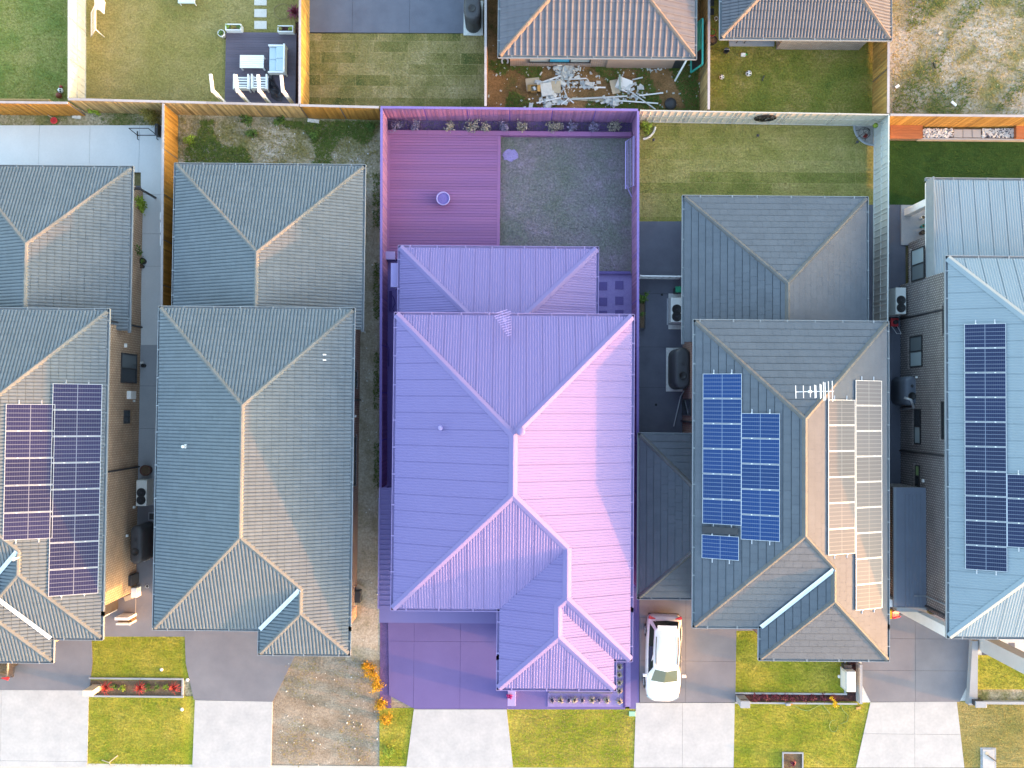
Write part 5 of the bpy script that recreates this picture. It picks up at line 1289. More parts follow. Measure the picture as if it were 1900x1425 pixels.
# ------------------------------------------------------------------ lot A
b = MB(); pc = P3(241, 237, .75); 
def frame_tube(pts, r=.022): return MB().tube(pts, r, 6)
rk = thing('exercise_frame', 'black steel frame standing on the pale paved yard', 'frame', P3(270, 250))
u = [P3(239, 238, .9), P3(275, 238, .9), P3(291, 251, .05), P3(255, 251, .05)]
frame_tube([u[0], u[1]]).build('top_rail', M_black, rk); frame_tube([u[0], u[3]]).build('left_leg', M_black, rk); frame_tube([u[1], u[2]]).build('right_leg', M_black, rk); frame_tube([u[3], u[2]]).build('cross_rail', M_black, rk)
for k in (3, 2): p = u[k]; frame_tube([(p.x, p.y + .22, .08), (p.x, p.y, .06), (p.x, p.y - .2, .05), (p.x + .09, p.y - .26, .05)]).build('foot', M_black, rk)
pz = P3(299, 247); tag(MB().box(pz.x - .14, pz.x + .02, pz.y - .25, pz.y + .35, .04, .5).build('tool_box', M_dark, None, False, tuple(pz)), 'dark cabinet against the orange fence in the paved yard', 'cabinet')
ty = thing('toy_scoop', 'red plastic toy scoop with a stick in the weedy bed', 'toy', P3(98, 222)); M_redp = mat('red_plastic', (.55, .05, .06), (.48, .04, .05), 4, .35)
p = P3(99, 223, .1); MB().tube([(p.x + .15*math.cos(t*.4), p.y + .15*math.sin(t*.4), .06) for t in range(16)], .04, 6, True).build('rim', M_redp, ty, True); MB().lathe([(.02, .02), (.13, .03), (.14, .04)], p.x, p.y, 14).build('bowl', M_redp, ty)
p2 = P3(83, 210, .1); MB().tube([(p.x - .1, p.y + .15, .08), (p2.x, p2.y, .1)], .02, 6).build('handle', M_ply, ty); MB().lathe([(.06, .05), (.08, .1), (.05, .14)], p2.x, p2.y, 10).build('knob', M_redp, ty)
p = P3(178, 206); shrub('shrub', 'bright lime shrub in the weedy bed at top left', p.x, p.y, .32, .5, L_lime, STEM, 260, .07)
p = P3(283, 222); shrub('shrub', 'round olive bush in the corner of the paved yard', p.x, p.y, .52, .9, L_olive, STEM, 900, .06)
p = P3(143, 217); tag(MB().cbox(p.x, p.y, .04, .45, .2, .08, -.1).build('stone_block', M_offwhite, None, False, tuple(p)), 'pale flat stone in the weedy bed below the cream fence', 'stone')
scatter_grass('weeds', 'weeds in the bed behind the paved yard', PL([(-5, 210), (298, 210), (298, 232), (-5, 232)]), 100, .08, GRASS_w, 8, lambda x, y: math.sin(x*1.7) + math.sin(x*.6 + y*3) > .0)
x0, x1, y0, y1 = R(-30, 47, 212, 233); q_ = thing('trellis', 'dark wire trellis leaning on the orange fence', 'trellis', (x0, y1, 0)); 
for k in range(9): xk = x0 + (x1-x0)*k/8; MB().bar((xk, y1 - .05, .02), (xk - .15, y1 + .02, .75), .02, .02).build('upright', M_black, q_)
MB().bar((x0, y1 - .04, .1), (x1, y1 - .04, .1), .02, .02).build('rail', M_black, q_); MB().bar((x0 - .13, y1 + .01, .7), (x1 - .13, y1 + .01, .7), .02, .02).build('rail', M_black, q_)
# side garden of house A
sheet('garden_strip', PL([(236, 345), (261, 345), (260, 470), (236, 470)]), .05, C_char)
p = P3(252, 380, .3); shrub('shrub', 'yellow green shrub beside the left edge house', p.x + .12, p.y, .42, .9, L_lime, STEM, 420, .09)
p = P3(250, 466, .3); shrub('shrub', 'dark green leafy plant further down the left edge house', p.x + .1, p.y, .3, .8, L_green, STEM, 200, .11)
p = P3(250, 350, 2.0); tag(MB().box(p.x - .55, p.x + .32, p.y - .06, p.y + .06, 1.95, 2.1).bar((p.x + .25, p.y, 0), (p.x + .25, p.y, 1.95), .09, .09).build('pergola_beam', M_dark), 'dark beam on a post jutting out from the left edge house', 'beam')
pot('plant_pot', 'black pot with small green plant on the pale side path', 264, 484, .17, .3, M_black, M_soil, 0, 'pot', L_green)
pot('plant_pot', 'small black pot below the planted pot on the side path', 263, 494, .11, .22, M_black)
pot('plant_pot', 'wide brown terracotta pot above the air conditioner', 269, 873, .29, .5, mat('brown_pot', (.13, .06, .045), (.1, .05, .04), 4, .6), M_soil)
p = P3(265, 678, .3); tl_ = thing('garden_tap', 'small black tap and hose reel on the side path', 'tap', p); MB().lathe([(.1, .04), (.1, .3), (.06, .36)], p.x - .02, p.y, 12).build('reel', M_black, tl_); MB().cbox(p.x - .06, p.y + .15, .3, .16, .1, .06, .3).build('bracket', M_offwhite, tl_)
for i, (t, d) in enumerate(((394, 408), (413, 432), (436, 456))):
    x0, x1, y0, y1 = R(297, 302.5, t, d, 1.2); tag(MB().bbox(x0, x1, y0, y1, 1.0, 1.25, .02).build('wall_tub', M_white, None, False, (x0, y0, 1.0)), ['topmost of three white tubs hung on the orange fence', 'middle white tub hung on the orange fence', 'lowest of three white tubs hung on the orange fence'][i], 'tub', 'white tubs on the fence')
ac_unit('two fan air conditioner beside the brown brick wall', 262, 915, .55, 1.35, .85)
tank('charcoal tank beside the brown brick wall at left', 267, 289, 967, 1036, 1.7, M_tank, False)
p = P3(283, 958); pt = thing('drain_pit', 'small square grated pit between air conditioner and tank', 'drain', p); MB().box(p.x - .2, p.x + .2, p.y - .22, p.y + .22, 0, .06).build('surround', C_path, pt); MB().box(p.x - .14, p.x + .14, p.y - .16, p.y + .16, .061, .08).build('grate', M_dark, pt)
p = P3(256, 1041, .7); tag(MB().bar((p.x - .6, p.y, .68), (p.x + .35, p.y, .68), .06, .06).bar((p.x + .33, p.y, 0.03), (p.x + .33, p.y, .65), .05, .05).build('gate_rail', M_offwhite), 'pale timber rail below the charcoal tank at left', 'rail')
pot('drain_ring', 'small white ringed drain on the paving by the left entry', 273, 1088, .09, .04, M_white, M_black, .03, 'drain')
# porch of house A
px1 = eA - 1.0; py0 = P(266, 1138)[1]; py1 = yPorch
MB().box(px1 + .003, eA + .02, py0 + .02, py1 - .003, .0, .09).build('porch_floor', C_drive, A)
MB().box(px1 + .003, px1 + .06, rcA[1][2] + .12, py1 - .2, .091, 4.6).build('porch_render', M_white, A)
MB().box(px1 + .061, px1 + .10, py0 + .25, py0 + .95, .1, 2.15).build('door', M_dark, A)
MB().box(px1 + .35, eA + .06, py0 - .12, py0 + .02, .03, 1.0).build('porch_balustrade', M_white, A)
MB().box(px1 + .35, eA + .06, py0 - .42, py0 - .32, .03, .85).build('planter_edge', M_offwhite, A)
MB().box(px1 + .35, eA + .05, py0 - .319, py0 - .121, .03, .6).build('planter_soil', M_soil, A)
MB().cbox(px1 + .7, py1 - .35, .2, .4, .25, .22, .4).build('door_step_box', M_ply, A)
# front bed and letterbox of A
for a_, b_, c_, d_ in ((166, 341, 1257, 1260), (166, 341, 1290, 1293), (338, 341, 1260.5, 1289.5)):
    x0, x1, y0, y1 = R(a_, b_, c_, d_); tag(MB().box(x0, x1, y0, y1, -.05, .09).build('bed_edging', C_path, None, False, (x0, y0, 0)), {1257: 'grey edging along the top of the red plant bed', 1290: 'grey edging along the bottom of the red plant bed'}.get(c_, 'short grey edging closing the right end of the red plant bed'), 'edging')
for i, px in enumerate((195, 258, 322)):
    x, y = P(px, 1276, .2); strappy('cordyline', ['red spiky plant nearest the letterbox pillar', 'middle red spiky plant in the front bed', 'red spiky plant at the right end of the front bed'][i], x, y, .44, .32, L_red, 20, 0, 'plant', 'red cordylines', .017)
for i, (px, lm) in enumerate(((215, L_green), (230, L_lime), (275, L_green), (292, L_green), (310, L_lime))):
    x, y = P(px, 1274); shrub('low_plant', ['low green clump beside the leftmost red plant', 'lime clump left of the middle red plant', 'green clump right of the middle red plant', 'dark clump between two red plants', 'pale clump left of the last red plant'][i], x, y, .2, .22, lm, STEM, 90, .05)
x0, x1, y0, y1 = R(153, 172, 1281, 1292, 1.0); lb = thing('letterbox_pillar', 'cream letterbox pillar at the end of the red plant bed', 'letterbox', ((x0+x1)/2, (y0+y1)/2, 0)); M_cr = mat('cream_render', (.66, .60, .48), (.6, .55, .44), 3, .8)
MB().box(x0 + .02, x1 - .02, y0 + .02, y1 - .02, 0, .94).build('pillar', M_cr, lb); MB().bbox(x0, x1, y0, y1, .941, 1.0, .01).build('cap', M_cr, lb); MB().box(x0 + .1, x1 - .1, y0 + .003, y0 + .019, .7, .76).build('slot', M_black, lb)
for px, py, lb_ in ((300, 1242, 'white stone disc on the lawn above the red plant bed'), (348, 1261, 'small pale stone beside the grey driveway'), (338, 1316, 'pale rock on the verge left of the white crossover')):
    x, y = P(px, py); tag(MB().lathe([(.08, 0), (.095, .03), (.05, .06)], x, y, 9).build('stone', M_white, None, True, (x, y, 0)), lb_, 'stone')
p = P3(205, 1410); tag(MB().tube([(p.x - .45, p.y, .02), (p.x - .05, p.y - .12, .05), (p.x + .4, p.y + .25, .04)], .025, 5).tube([(p.x - .05, p.y - .12, .05), (p.x + .1, p.y - .3, .04)], .018, 5).build('fallen_branch', M_ply), 'forked fallen stick on the left verge', 'stick')
p = P3(403, 1205)
# ------------------------------------------------------------------ lot B
random.seed(41)
yard = PL([(330, 224), (700, 226), (700, 306), (330, 306)])
scatter_grass('weeds', 'tall weeds in the yard behind the blue grey roof', yard, 260, .13, GRASS_w, 9, lambda x, y: math.sin(x*1.1 + .5) + math.sin(y*1.6 + x*.4) + .6*math.sin(x*2.9) > .1)
scatter_grass('dry_grass', 'dry grass in the yard behind the blue grey roof', yard, 60, .09, GRASS_d, 10)
for i, (px, py, r) in enumerate(((458, 222, .42), (520, 226, .3), (470, 250, .3), (690, 235, .35), (352, 262, .35), (585, 255, .25))):
    x, y = P(px, py); shrub('weed_clump', ['largest leafy weed clump under the weathered fence', 'leafy weed clump right of the largest under the fence', 'weed clump in the middle of the weedy yard', 'weed clump in the corner by the purple fence', 'bright weed clump against the orange side fence', 'small weed clump on the pale patch of the weedy yard'][i], x, y, r, .4, L_green if i != 4 else L_lime, STEM, 200, .07)
x, y = P(582, 225); tag(MB().cbox(x, y, .05, .62, .18, .08, -.12).build('timber_offcut', M_offwhite, None, False, (x, y, 0)), 'pale timber offcut below the bright orange fence', 'timber')
c = MB()
for _ in range(110):
    px, py = random.choice(((random.uniform(335, 695), random.uniform(226, 304)), (random.uniform(672, 702), random.uniform(310, 1200)), (random.uniform(515, 700), random.uniform(1225, 1420)), (random.uniform(515, 700), random.uniform(1225, 1420))))
    x, y = P(px, py); s = random.uniform(.015, .045); c.lathe([(s, -.02), (s*1.1, s*.4), (s*.5, s*.9)], x, y, 6)
tag(c.build('pebbles', M_offwhite), 'scattered pale stones on the bare dirt', 'stones', None, 'stuff')
scatter_grass('weeds', 'thin weeds on the bare dirt front yard', PL([(510, 1220), (704, 1220), (704, 1422), (506, 1422)]), 45, .07, GRASS_d, 12, lambda x, y: math.sin(x*2.1) + math.sin(y*1.7 + 1) > .3)
scatter_grass('weeds', 'dark weeds along the foot of the purple fence', PL([(692, 305), (708, 305), (706, 905), (694, 905)]), 160, .10, GRASS_w, 13, lambda x, y: math.sin(y*1.3) > -.4)
for i, (px, py, r) in enumerate(((688, 1248, .42), (700, 1270, .38), (706, 1305, .36), (716, 1334, .40), (676, 1238, .25), (722, 1392, .34))):
    x, y = P(px, py, .3); shrub('yellow_shrub', ['topmost golden shrub beside the purple driveway', 'second golden shrub beside the purple driveway', 'golden shrub at the lower edge of the purple strip', 'golden shrub at the corner of the white crossover', 'small golden shrub left of the topmost one', 'lowest golden green shrub by the white crossover'][i], x, y, r, .6, L_yellow if i < 5 else L_lime, STEM, 420, .055)
p = P3(665, 1115); tag(MB().bar((p.x - .5, p.y - .4, .9), (p.x + .2, p.y + .8, .1), .5, .03).build('leaning_board', M_ply), 'tan board leaning on the red brick side wall', 'board')
fb = thing('site_fence', 'low steel temporary fence left of the purple carport roof', 'fence', P3(702, 1000))
for py in (925, 990, 1060, 1130): x, y = P(702, py, 1.0); MB().tube([(x, y, 0), (x, y, 1.0)], .025, 6).build('post', M_alu, fb)
xa, ya = P(702, 925, 1.0); xb, yb = P(702, 1130, 1.0)
for z in (.3, .65, 1.0): MB().tube([(xa, ya, z), (xb, yb, z)], .018, 5).build('rail', M_alu, fb)

# ------------------------------------------------------------------ lot C
random.seed(52)
x0, x1, y0, y1 = R(717, 928, 250, 482, .22); dk = thing('deck', 'purple timber deck with a round planter on it', 'deck', ((x0+x1)/2, (y0+y1)/2, 0))
MB().box(x0 + .01, x1 - .01, y0 + .01, y1 - .01, -.05, .18).build('joists', P_dark, dk)
n_ = 46
for k in range(n_):
    ya = y0 + (y1-y0)*k/n_; yb = y0 + (y1-y0)*(k+1)/n_; MB().box(x0 + .17, x1 - .17, ya + .009, yb - .009, .181, .22 + .004*random.random()).build('deck_board', D_purple, dk)
for xa, xb in ((x0, x0 + .165), (x1 - .165, x1)): MB().box(xa, xb, y0, y1, .181, .224).build('border_board', D_purple, dk)
sa = R(717, 1172, 243, 251, .3); rt = thing('retaining_edge', 'low purple timber retaining edge in front of the back bed', 'edging', (sa[0], sa[2], 0))
for i in range(6): MB().box(sa[0] + (sa[1]-sa[0])*i/6 + .004, sa[0] + (sa[1]-sa[0])*(i+1)/6 - .004, sa[2], sa[3], -.05, .30).build('sleeper', D_purple, rt)
pot('planter_bowl', 'round lilac planter bowl standing on the purple deck', 822, 368, .37, .38, P_light, P_path, .22, 'planter')
lawn_c = PL([(930, 254), (1168, 254), (1168, 505), (930, 505)]); scatter_grass('grass', 'purple tinted grass of the middle lot', lawn_c, 170, .05, GRASS_p, 14)
c = MB(); ctr = P(947, 288); c.prism([(ctr[0] + (.42 + .07*math.sin(k*3.1))*math.cos(k*.35), ctr[1] + (.33 + .05*math.cos(k*2.3))*math.sin(k*.35)) for k in range(18)], -.02, .012)
tag(c.build('bare_patch', P_pebble), 'pale bare patch at the corner of the purple deck', 'bare patch', None, 'structure')
for i, (px, r, lm) in enumerate(((735, .3, L_purple), (770, .28, L_purple), (833, .28, L_pyel), (876, .42, L_pyel), (900, .3, L_pyel), (935, .3, L_purple), (968, .28, L_pyel), (1030, .42, L_pyel), (1062, .3, L_purple), (1102, .3, L_purple), (1140, .46, L_pyel))):
    x, y = P(px, 235, .3); shrub('bed_shrub', 'shrub number %s from the left in the purple back bed' % ['one', 'two', 'three', 'four', 'five', 'six', 'seven', 'eight', 'nine', 'ten', 'eleven'][i], x, y, r, .5, lm, STEM, 200, .07, group='back bed shrubs')
scatter_grass('ground_cover', 'low muted ground cover in the purple back bed', PL([(718, 224), (1172, 228), (1172, 242), (718, 242)]), 140, .07, GRASS_p, 15)
cl = thing('clothesline', 'fold down clothesline frame on the purple right fence', 'clothesline', P3(1172, 300)); fx = fz(1183, 300)[0] - .14
y0 = P(1172, 345, 1.4)[1]; y1 = P(1172, 253, 1.4)[1]; xi = P(1161, 300, 1.15)[0]
MB().tube([(fx, y0, 1.45), (fx, y1, 1.45), (xi, y1 - .2, 1.15), (xi, y0 - .1, 1.15)], .03, 6, True).build('frame', P_light, cl)
for k in range(1, 5): t = k/5; MB().tube([(fx + (xi-fx)*t, y0 - .1*t, 1.45 - .3*t), (fx + (xi-fx)*t, y1 - .2*t, 1.45 - .3*t)], .01, 4).build('line', P_light, cl)
MB().bar((xi + .05, y0 + .1, 1.15), (fx, y0 - .4, .7), .05, .05).build('strut', P_light, cl)
for i, (px, py) in enumerate(((1119, 531), (1149, 529), (1119, 560), (1149, 558), (1119, 584), (1149, 583))):
    x, y = P(px, py); tag(MB().bbox(x - .22, x + .22, y - .22, y + .22, -.02, .03, .01).build('paver', P_paver, None, False, (x, y, 0)), 'purple stepping paver in the %s row, %s column of the lilac pebbles' % (['top', 'top', 'middle', 'middle', 'lowest', 'lowest'][i], ['left', 'right'][i % 2]), 'paver', 'purple stepping pavers')
x0, x1, y0, y1 = R(1104, 1170, 503, 508, .2); tag(MB().box(x0, x1, y0, y1, -.05, .18).build('court_edging', P_paver, None, False, (x0, y0, 0)), 'purple edging between tinted lawn and lilac pebbles', 'edging')
x0, x1, y0, y1 = R(715, 733, 467, 482, .6); bx_ = thing('storage_box', 'small purple storage box in the deck corner', 'box', (x0, y0, .22)); MB().box(x0 + .02, x1 - .02, y0 + .02, y1 - .02, .22, .62).build('chest', P_paver, bx_); MB().bbox(x0, x1, y0, y1, .621, .68, .015).build('lid', P_light, bx_)
x0, x1, y0, y1 = R(725, 760, 488, 533, 2.3); aw = thing('side_awning', 'flat lilac awning on the left of the purple rear roof', 'awning', (x0, y0, 0)); MB().bbox(x0, x1, y0, y1, 2.24, 2.30, .015).build('panel', P_light, aw)
for yy in (y0 + .1, y1 - .16): MB().bar((x0 + .1, yy, 0), (x0 + .1, yy, 2.239), .06, .06).build('post', P_light, aw)
c = MB(); p = P3(729, 560); c.tube([(p.x - .15, p.y + .5, .03), (p.x + .05, p.y + .2, .03), (p.x + .12, p.y - .1, .03), (p.x - .02, p.y - .4, .03), (p.x + .15, p.y - .6, .03)], .02, 5); tag(c.build('garden_hose', P_dark), 'dark hose snaking along the purple left side path', 'hose')
x0, x1, y0, y1 = R(722, 727, 540, 578); tag(MB().box(x0, x1, y0, y1, -.02, .06).build('drain_channel', P_dark, None, False, (x0, y0, 0)), 'dark strip drain on the purple left side path', 'drain')
p = P3(716, 660); tag(MB().tube([(p.x, p.y + .8, .1), (p.x + .25, p.y + .3, .6), (p.x + .22, p.y - .6, .5)], .03, 6).build('bent_pipe', P_dark), 'bent dark pipe lying in the purple left side path', 'pipe')
# carport and garage ledge
ca = R(704, 740, 905, 1130, 2.7); cp = thing('carport_roof', 'narrow purple carport roof left of the purple house', 'carport', (ca[0], ca[2], 0))
n_ = int((ca[3]-ca[2])/.25)
MB().box(ca[0], ca[1], ca[2], ca[3], 2.6, 2.645).build('deck', S_purple, cp)
for k in range(n_): ya = ca[2] + (ca[3]-ca[2])*k/n_; MB().box(ca[0] + .002, ca[1] - .002, ya + .08, ya + .16, 2.646, 2.68).build('rib', S_purple, cp)
for yy in (ca[2] + .1, (ca[2]+ca[3])/2, ca[3] - .2): MB().bar((ca[0] + .1, yy, 0), (ca[0] + .1, yy, 2.599), .09, .09).build('post', P_paver, cp)
MB().box(ca[0] - .06, ca[0] - .002, ca[2], ca[3], 2.56, 2.70).build('gutter', GUT_p, cp)
lg = R(704, 926, 1131, 1156, 2.6); MB().box(lg[0], lg[1], lg[2], lg[3] + .6, 2.35, 2.62).build('garage_ledge', S_purpcap, Cc)
# front garden of C
for i in range(8):
    x, y = P(1024 + i*14.5 + random.uniform(-2, 2), 1299, .2); strappy('strap_plant', 'strap leaf plant, number %s from the left in the lilac front bed' % ['one', 'two', 'three', 'four', 'five', 'six', 'seven', 'eight'][i], x, y, .24, .25, L_pyel if i % 2 else L_purple, 26, .03, 'plant', 'front bed plants', .02)
for i in range(5):
    x, y = P(1149, [1237, 1252, 1266, 1282, 1301][i], .2); strappy('strap_plant', 'strap leaf plant, %s in the lilac side bed by the purple house' % ['topmost', 'second', 'third', 'fourth', 'lowest'][i], x, y, .22, .28, L_pyel, 26, .03, 'plant', 'side bed plants', .02)
x0, x1, y0, y1 = R(1018, 1136, 1279, 1287, .15); tag(MB().bbox(x0, x1, y0, y1, .0, .16, .02).build('front_hedge', L_purple, None, False, (x0, y0, 0)), 'low clipped edging hedge under the purple front eave', 'hedge')
x0, x1, y0, y1 = R(1157, 1160, 1230, 1312); tag(MB().box(x0, x1, y0, y1, 0, .1).build('bed_edging', P_dark, None, False, (x0, y0, 0)), 'dark edging strip right of the lilac side bed', 'edging')
x0, x1, y0, y1 = R(942, 957, 1279, 1300, .9); lp = thing('letterbox_pillar', 'lilac letterbox pillar with a magenta pot plant in front of the purple house', 'letterbox', (x0, y0, 0)); MB().box(x0 + .03, x1 - .03, y0 - .25, y1 - .03, .0, .85).build('pillar', P_light, lp); MB().bbox(x0, x1, y0 - .28, y1, .851, .9, .01).build('cap', P_light, lp)
p = P3(945, 1292, 1.0); L_mag = mat('magenta_flower', (.45, .02, .22), (.38, .02, .18), 6, .6, tone=.3); shrub('flower_cluster', 'round magenta flower cluster on the lilac letterbox pillar', p.x, p.y, .13, .2, L_mag, STEM, 220, .035, .9, 'flowers')
p = P3(1173, 1324); tag(MB().bbox(p.x - .17, p.x + .17, p.y - .13, p.y + .13, -.02, .05, .01).build('utility_cover', mat('mint_plastic', (.30, .55, .38), (.27, .5, .34), 4, .5), None, False, tuple(p)), 'mint green utility cover at the lower right corner of the purple lot', 'lid')

# ------------------------------------------------------------------ lot D
random.seed(63)
ac_unit('air conditioner tucked beside the slate rear roof', 1256, 575, .60, 1.3, .85)
x0, x1, y0, y1 = R(1240, 1270, 545, 611); tag(MB().box(x0, x1, y0, y1, 0, .06).build('unit_slab', M_offwhite, None, False, (x0, y0, 0)), 'white slab under the air conditioner by the slate rear roof', 'slab')
p = P3(1259, 537, .8); bn = thing('green_bin', 'small green bin by the white screen in the charcoal side yard', 'bin', (p.x, p.y, 0)); M_gbin = mat('bin_green', (.02, .22, .12), (.015, .18, .1), 4, .5); MB().box(p.x - .14, p.x + .14, p.y - .14, p.y + .14, .03, .75).build('bin_body', M_dark, bn); MB().bbox(p.x - .16, p.x + .16, p.y - .16, p.y + .16, .751, .82, .02).build('lid', M_gbin, bn)
tank('slim black tank on a white slab in the charcoal side yard', 1239, 1266, 649, 723, 2.0)
p = P3(1262, 736); tag(MB().tube([(p.x + .1, p.y + .3, .5), (p.x, p.y, .1), (p.x - .35, p.y - 1.6, .06)], .03, 6).build('overflow_pipe', M_alu), 'thin pipe running from the slim black tank', 'pipe')
for px, py, lb_ in ((1217, 751, 'round drain grate low in the charcoal side yard'), (1228, 547, 'round drain grate beside the white screen')):
    x, y = P(px, py); tag(MB().lathe([(.07, .02), (.07, .045)], x, y, 14).build('drain_grate', M_black, None, False, (x, y, 0)), lb_, 'drain')
box_planter('planter_box', 'dark garden box against the purple fence in the side yard', 1186, 1198, 556, 610, .35, M_dark, M_soil, [L_green]); p = P3(1193, 551, .4); shrub('shrub', 'leafy green plant in the dark garden box', p.x, p.y, .28, .6, L_green, STEM, 160, .1)
p = P3(1196, 240); shrub('shrub', 'lime shrub in the left corner of the striped lawn', p.x, p.y, .32, .5, L_lime, STEM, 380, .06)
c = MB(); a0 = P(1190, 233); c.tube([(a0[0] + .75*math.cos(t), a0[1] + .75*math.sin(t) - .0, .03) for t in [-.1 - k*.15 for k in range(10)]], .06, 6); tag(c.build('bed_edging', M_offwhite), 'pale curved edging around the lime corner shrub', 'edging')
a0 = P(1620, 234); pts = [(a0[0], a0[1])] + [(a0[0] + 1.05*math.cos(t), a0[1] + 1.05*math.sin(t)) for t in [math.pi + k*math.pi/2/10 for k in range(11)]]
sheet('gravel_bed', pts, .03, mat('grey_gravel', (.34, .32, .31), (.24, .23, .22), 9, .9, fine=.4, fscale=30))
c = MB(); c.tube([(x, y, .05) for x, y in pts[1:]], .06, 6); tag(c.build('bed_edging', C_path), 'round grey edging of the gravel corner bed', 'edging')
p = P3(1606, 245, .5); wf = thing('wire_plant_frame', 'black wire plant frame in the gravel corner bed', 'frame', (p.x, p.y, 0))
for k in range(5): MB().tube([(p.x + .45*math.cos(k*1.2566), p.y + .4*math.sin(k*1.2566), .03), (p.x + .15*math.cos(k*1.2566), p.y + .13*math.sin(k*1.2566), .7), (p.x, p.y, 1.0)], .014, 5).build('wire', M_black, wf)
for z, r in ((.35, .31), (.65, .18)): MB().tube([(p.x + r*math.cos(k*.52), p.y + r*math.sin(k*.52), z) for k in range(12)], .012, 4, True).build('hoop', M_black, wf)
p = P3(1605, 253, .1); shrub('flowering_plant', 'small red flowering plant in the gravel corner bed', p.x, p.y, .14, .2, L_red, STEM, 60, .05)
p = P3(1626, 233, 1.0); tag(MB().lathe([(.02, .88), (.12, .95), (.13, 1.05), (.05, 1.13)], p.x - .05, p.y, 14).build('hanging_lamp', L_lime, None, True), 'lime ball lantern at the gravel corner', 'lantern')
p = P3(1421, 214, 1.15); nn_ = Vector((0, -1, 0)); wa = thing('wall_art', 'round dark metal wall art on the cream fence', 'wall art', (p.x, p.y, .8)); yq = fz(1421, 208)[1] - .07
ring_ = lambda r: [(p.x + r*1.25*math.cos(k*.2618), yq, 1.05 + r*math.sin(k*.2618)) for k in range(24)]
MB().tube(ring_(.45), .03, 5, True).build('ring', M_black, wa); MB().tube(ring_(.3), .015, 4, True).build('inner_ring', M_black, wa)
MB().bar((p.x, yq, .62), (p.x, yq, 1.1), .08, .03).build('tree_trunk', M_black, wa)
lf = MB()
for _ in range(110):
    a, r = random.uniform(0, 6.28), .42*math.sqrt(random.random()); lf.cbox(p.x + 1.25*r*math.cos(a), yq - .01, 1.05 + r*math.sin(a), .09, .01, .06, 0, 0, random.uniform(0, 3))
tag(lf.build('cut_leaves', M_black, wa), kind='stuff')
for px, py, lb_ in ((1403, 255, 'small dark garden light in the middle of the striped lawn'), (1211, 263, 'small dark garden light at the left of the striped lawn'), (1586, 267, 'small dark garden light below the gravel corner bed')):
    p = P3(px, py); gl = thing('garden_light', lb_, 'garden light', p, 'garden lights'); MB().tube([(p.x, p.y, 0), (p.x, p.y, .3)], .02, 6).build('stake', M_black, gl); MB().lathe([(.03, .3), (.08, .33), (.08, .36), (.03, .4)], p.x, p.y, 10).build('lamp_head', M_dark, gl)
x0, x1, y0, y1 = R(1374, 1392, 1301, 1314, 1.0); lt = thing('letterbox_pillar', 'grey letterbox pillar at the corner of the wide driveway', 'letterbox', (x0, y0, 0)); MB().box(x0 + .02, x1 - .02, y0 + .02, y1 - .02, 0, .95).build('pillar', C_path, lt); MB().bbox(x0, x1, y0, y1, .951, 1.0, .01).build('cap', C_path, lt); MB().box(x0 + .1, x1 - .1, y1 - .018, y1 - .002, .7, .76).build('slot', M_black, lt)
x0, x1, y0, y1 = R(1364, 1571, 1285, 1288); tag(MB().box(x0, x1, y0, y1, -.03, .06).build('bed_edging', C_path, None, False, (x0, y0, 0)), 'thin pale edging between front lawn and plum mulch bed', 'edging')
x0, x1, y0, y1 = R(1364, 1590, 1303, 1306); tag(MB().box(x0, x1, y0, y1, -.03, .06).build('bed_edging', C_path, None, False, (x0, y0, 0)), 'thin pale edging between plum mulch bed and verge', 'edging')
x0, x1, y0, y1 = R(1566, 1569, 1222, 1286); tag(MB().box(x0, x1, y0, y1, -.03, .055).build('bed_edging', C_path, None, False, (x0, y0, 0)), 'thin pale edging along the right side of the front lawn', 'edging')
for i in range(9):
    x, y = P(1402 + i*18, 1295, .1); shrub('plum_plant', 'low plum plant, number %s from the left in the mulch bed' % ['one', 'two', 'three', 'four', 'five', 'six', 'seven', 'eight', 'nine'][i], x, y, .24, .2, L_plum, STEM, 80, .05, group='plum plants')
for k, (px, py) in enumerate(((1545, 1297), (1550, 1307))):
    p = P3(px, py, .2); shrub('yellow_flowers', ['yellow flowers in the plum mulch bed', 'yellow flowers spilling onto the verge'][k], p.x, p.y, .16, .3, mat('petal_yellow', (.75, .55, .02), (.65, .45, .02), 5, .6, tone=.2), STEM, 90, .05)
x0, x1, y0, y1 = R(1588, 1593, 1228, 1300); tag(MB().box(x0, x1, y0, y1, 0, .5).build('block_wall', C_path, None, False, (x0, y0, 0)), 'low grey wall behind the white meter cabinet', 'wall')
x0, x1, y0, y1 = R(1571, 1588, 1246, 1284, .9); mc = thing('meter_cabinet', 'white meter cabinet beside the front lawn', 'cabinet', (x0, y0, 0)); MB().bbox(x0, x1, y0, y1, .05, .9, .02).build('cabinet_body', M_ac, mc); MB().box(x0 - .02, x0 - .002, y0 + .1, y1 - .1, .2, .75).build('door', M_white, mc); MB().box(x0 + .05, x1 - .05, y1 + .002, y1 + .2, .05, .5).build('side_box', M_dark, mc)
PG = PL([(1592, 1222), (1600, 1222), (1600, 1268), (1615, 1296), (1615, 1303), (1592, 1303)]); sheet('pebble_strip', PG, .02, PEB)
p = P3(1557, 1255); tag(MB().lathe([(.09, -.01), (.09, .03), (.05, .05)], p.x, p.y, 16).build('lawn_disc', M_white, None, False, tuple(p)), 'white round disc on the front lawn by the meter cabinet', 'disc')
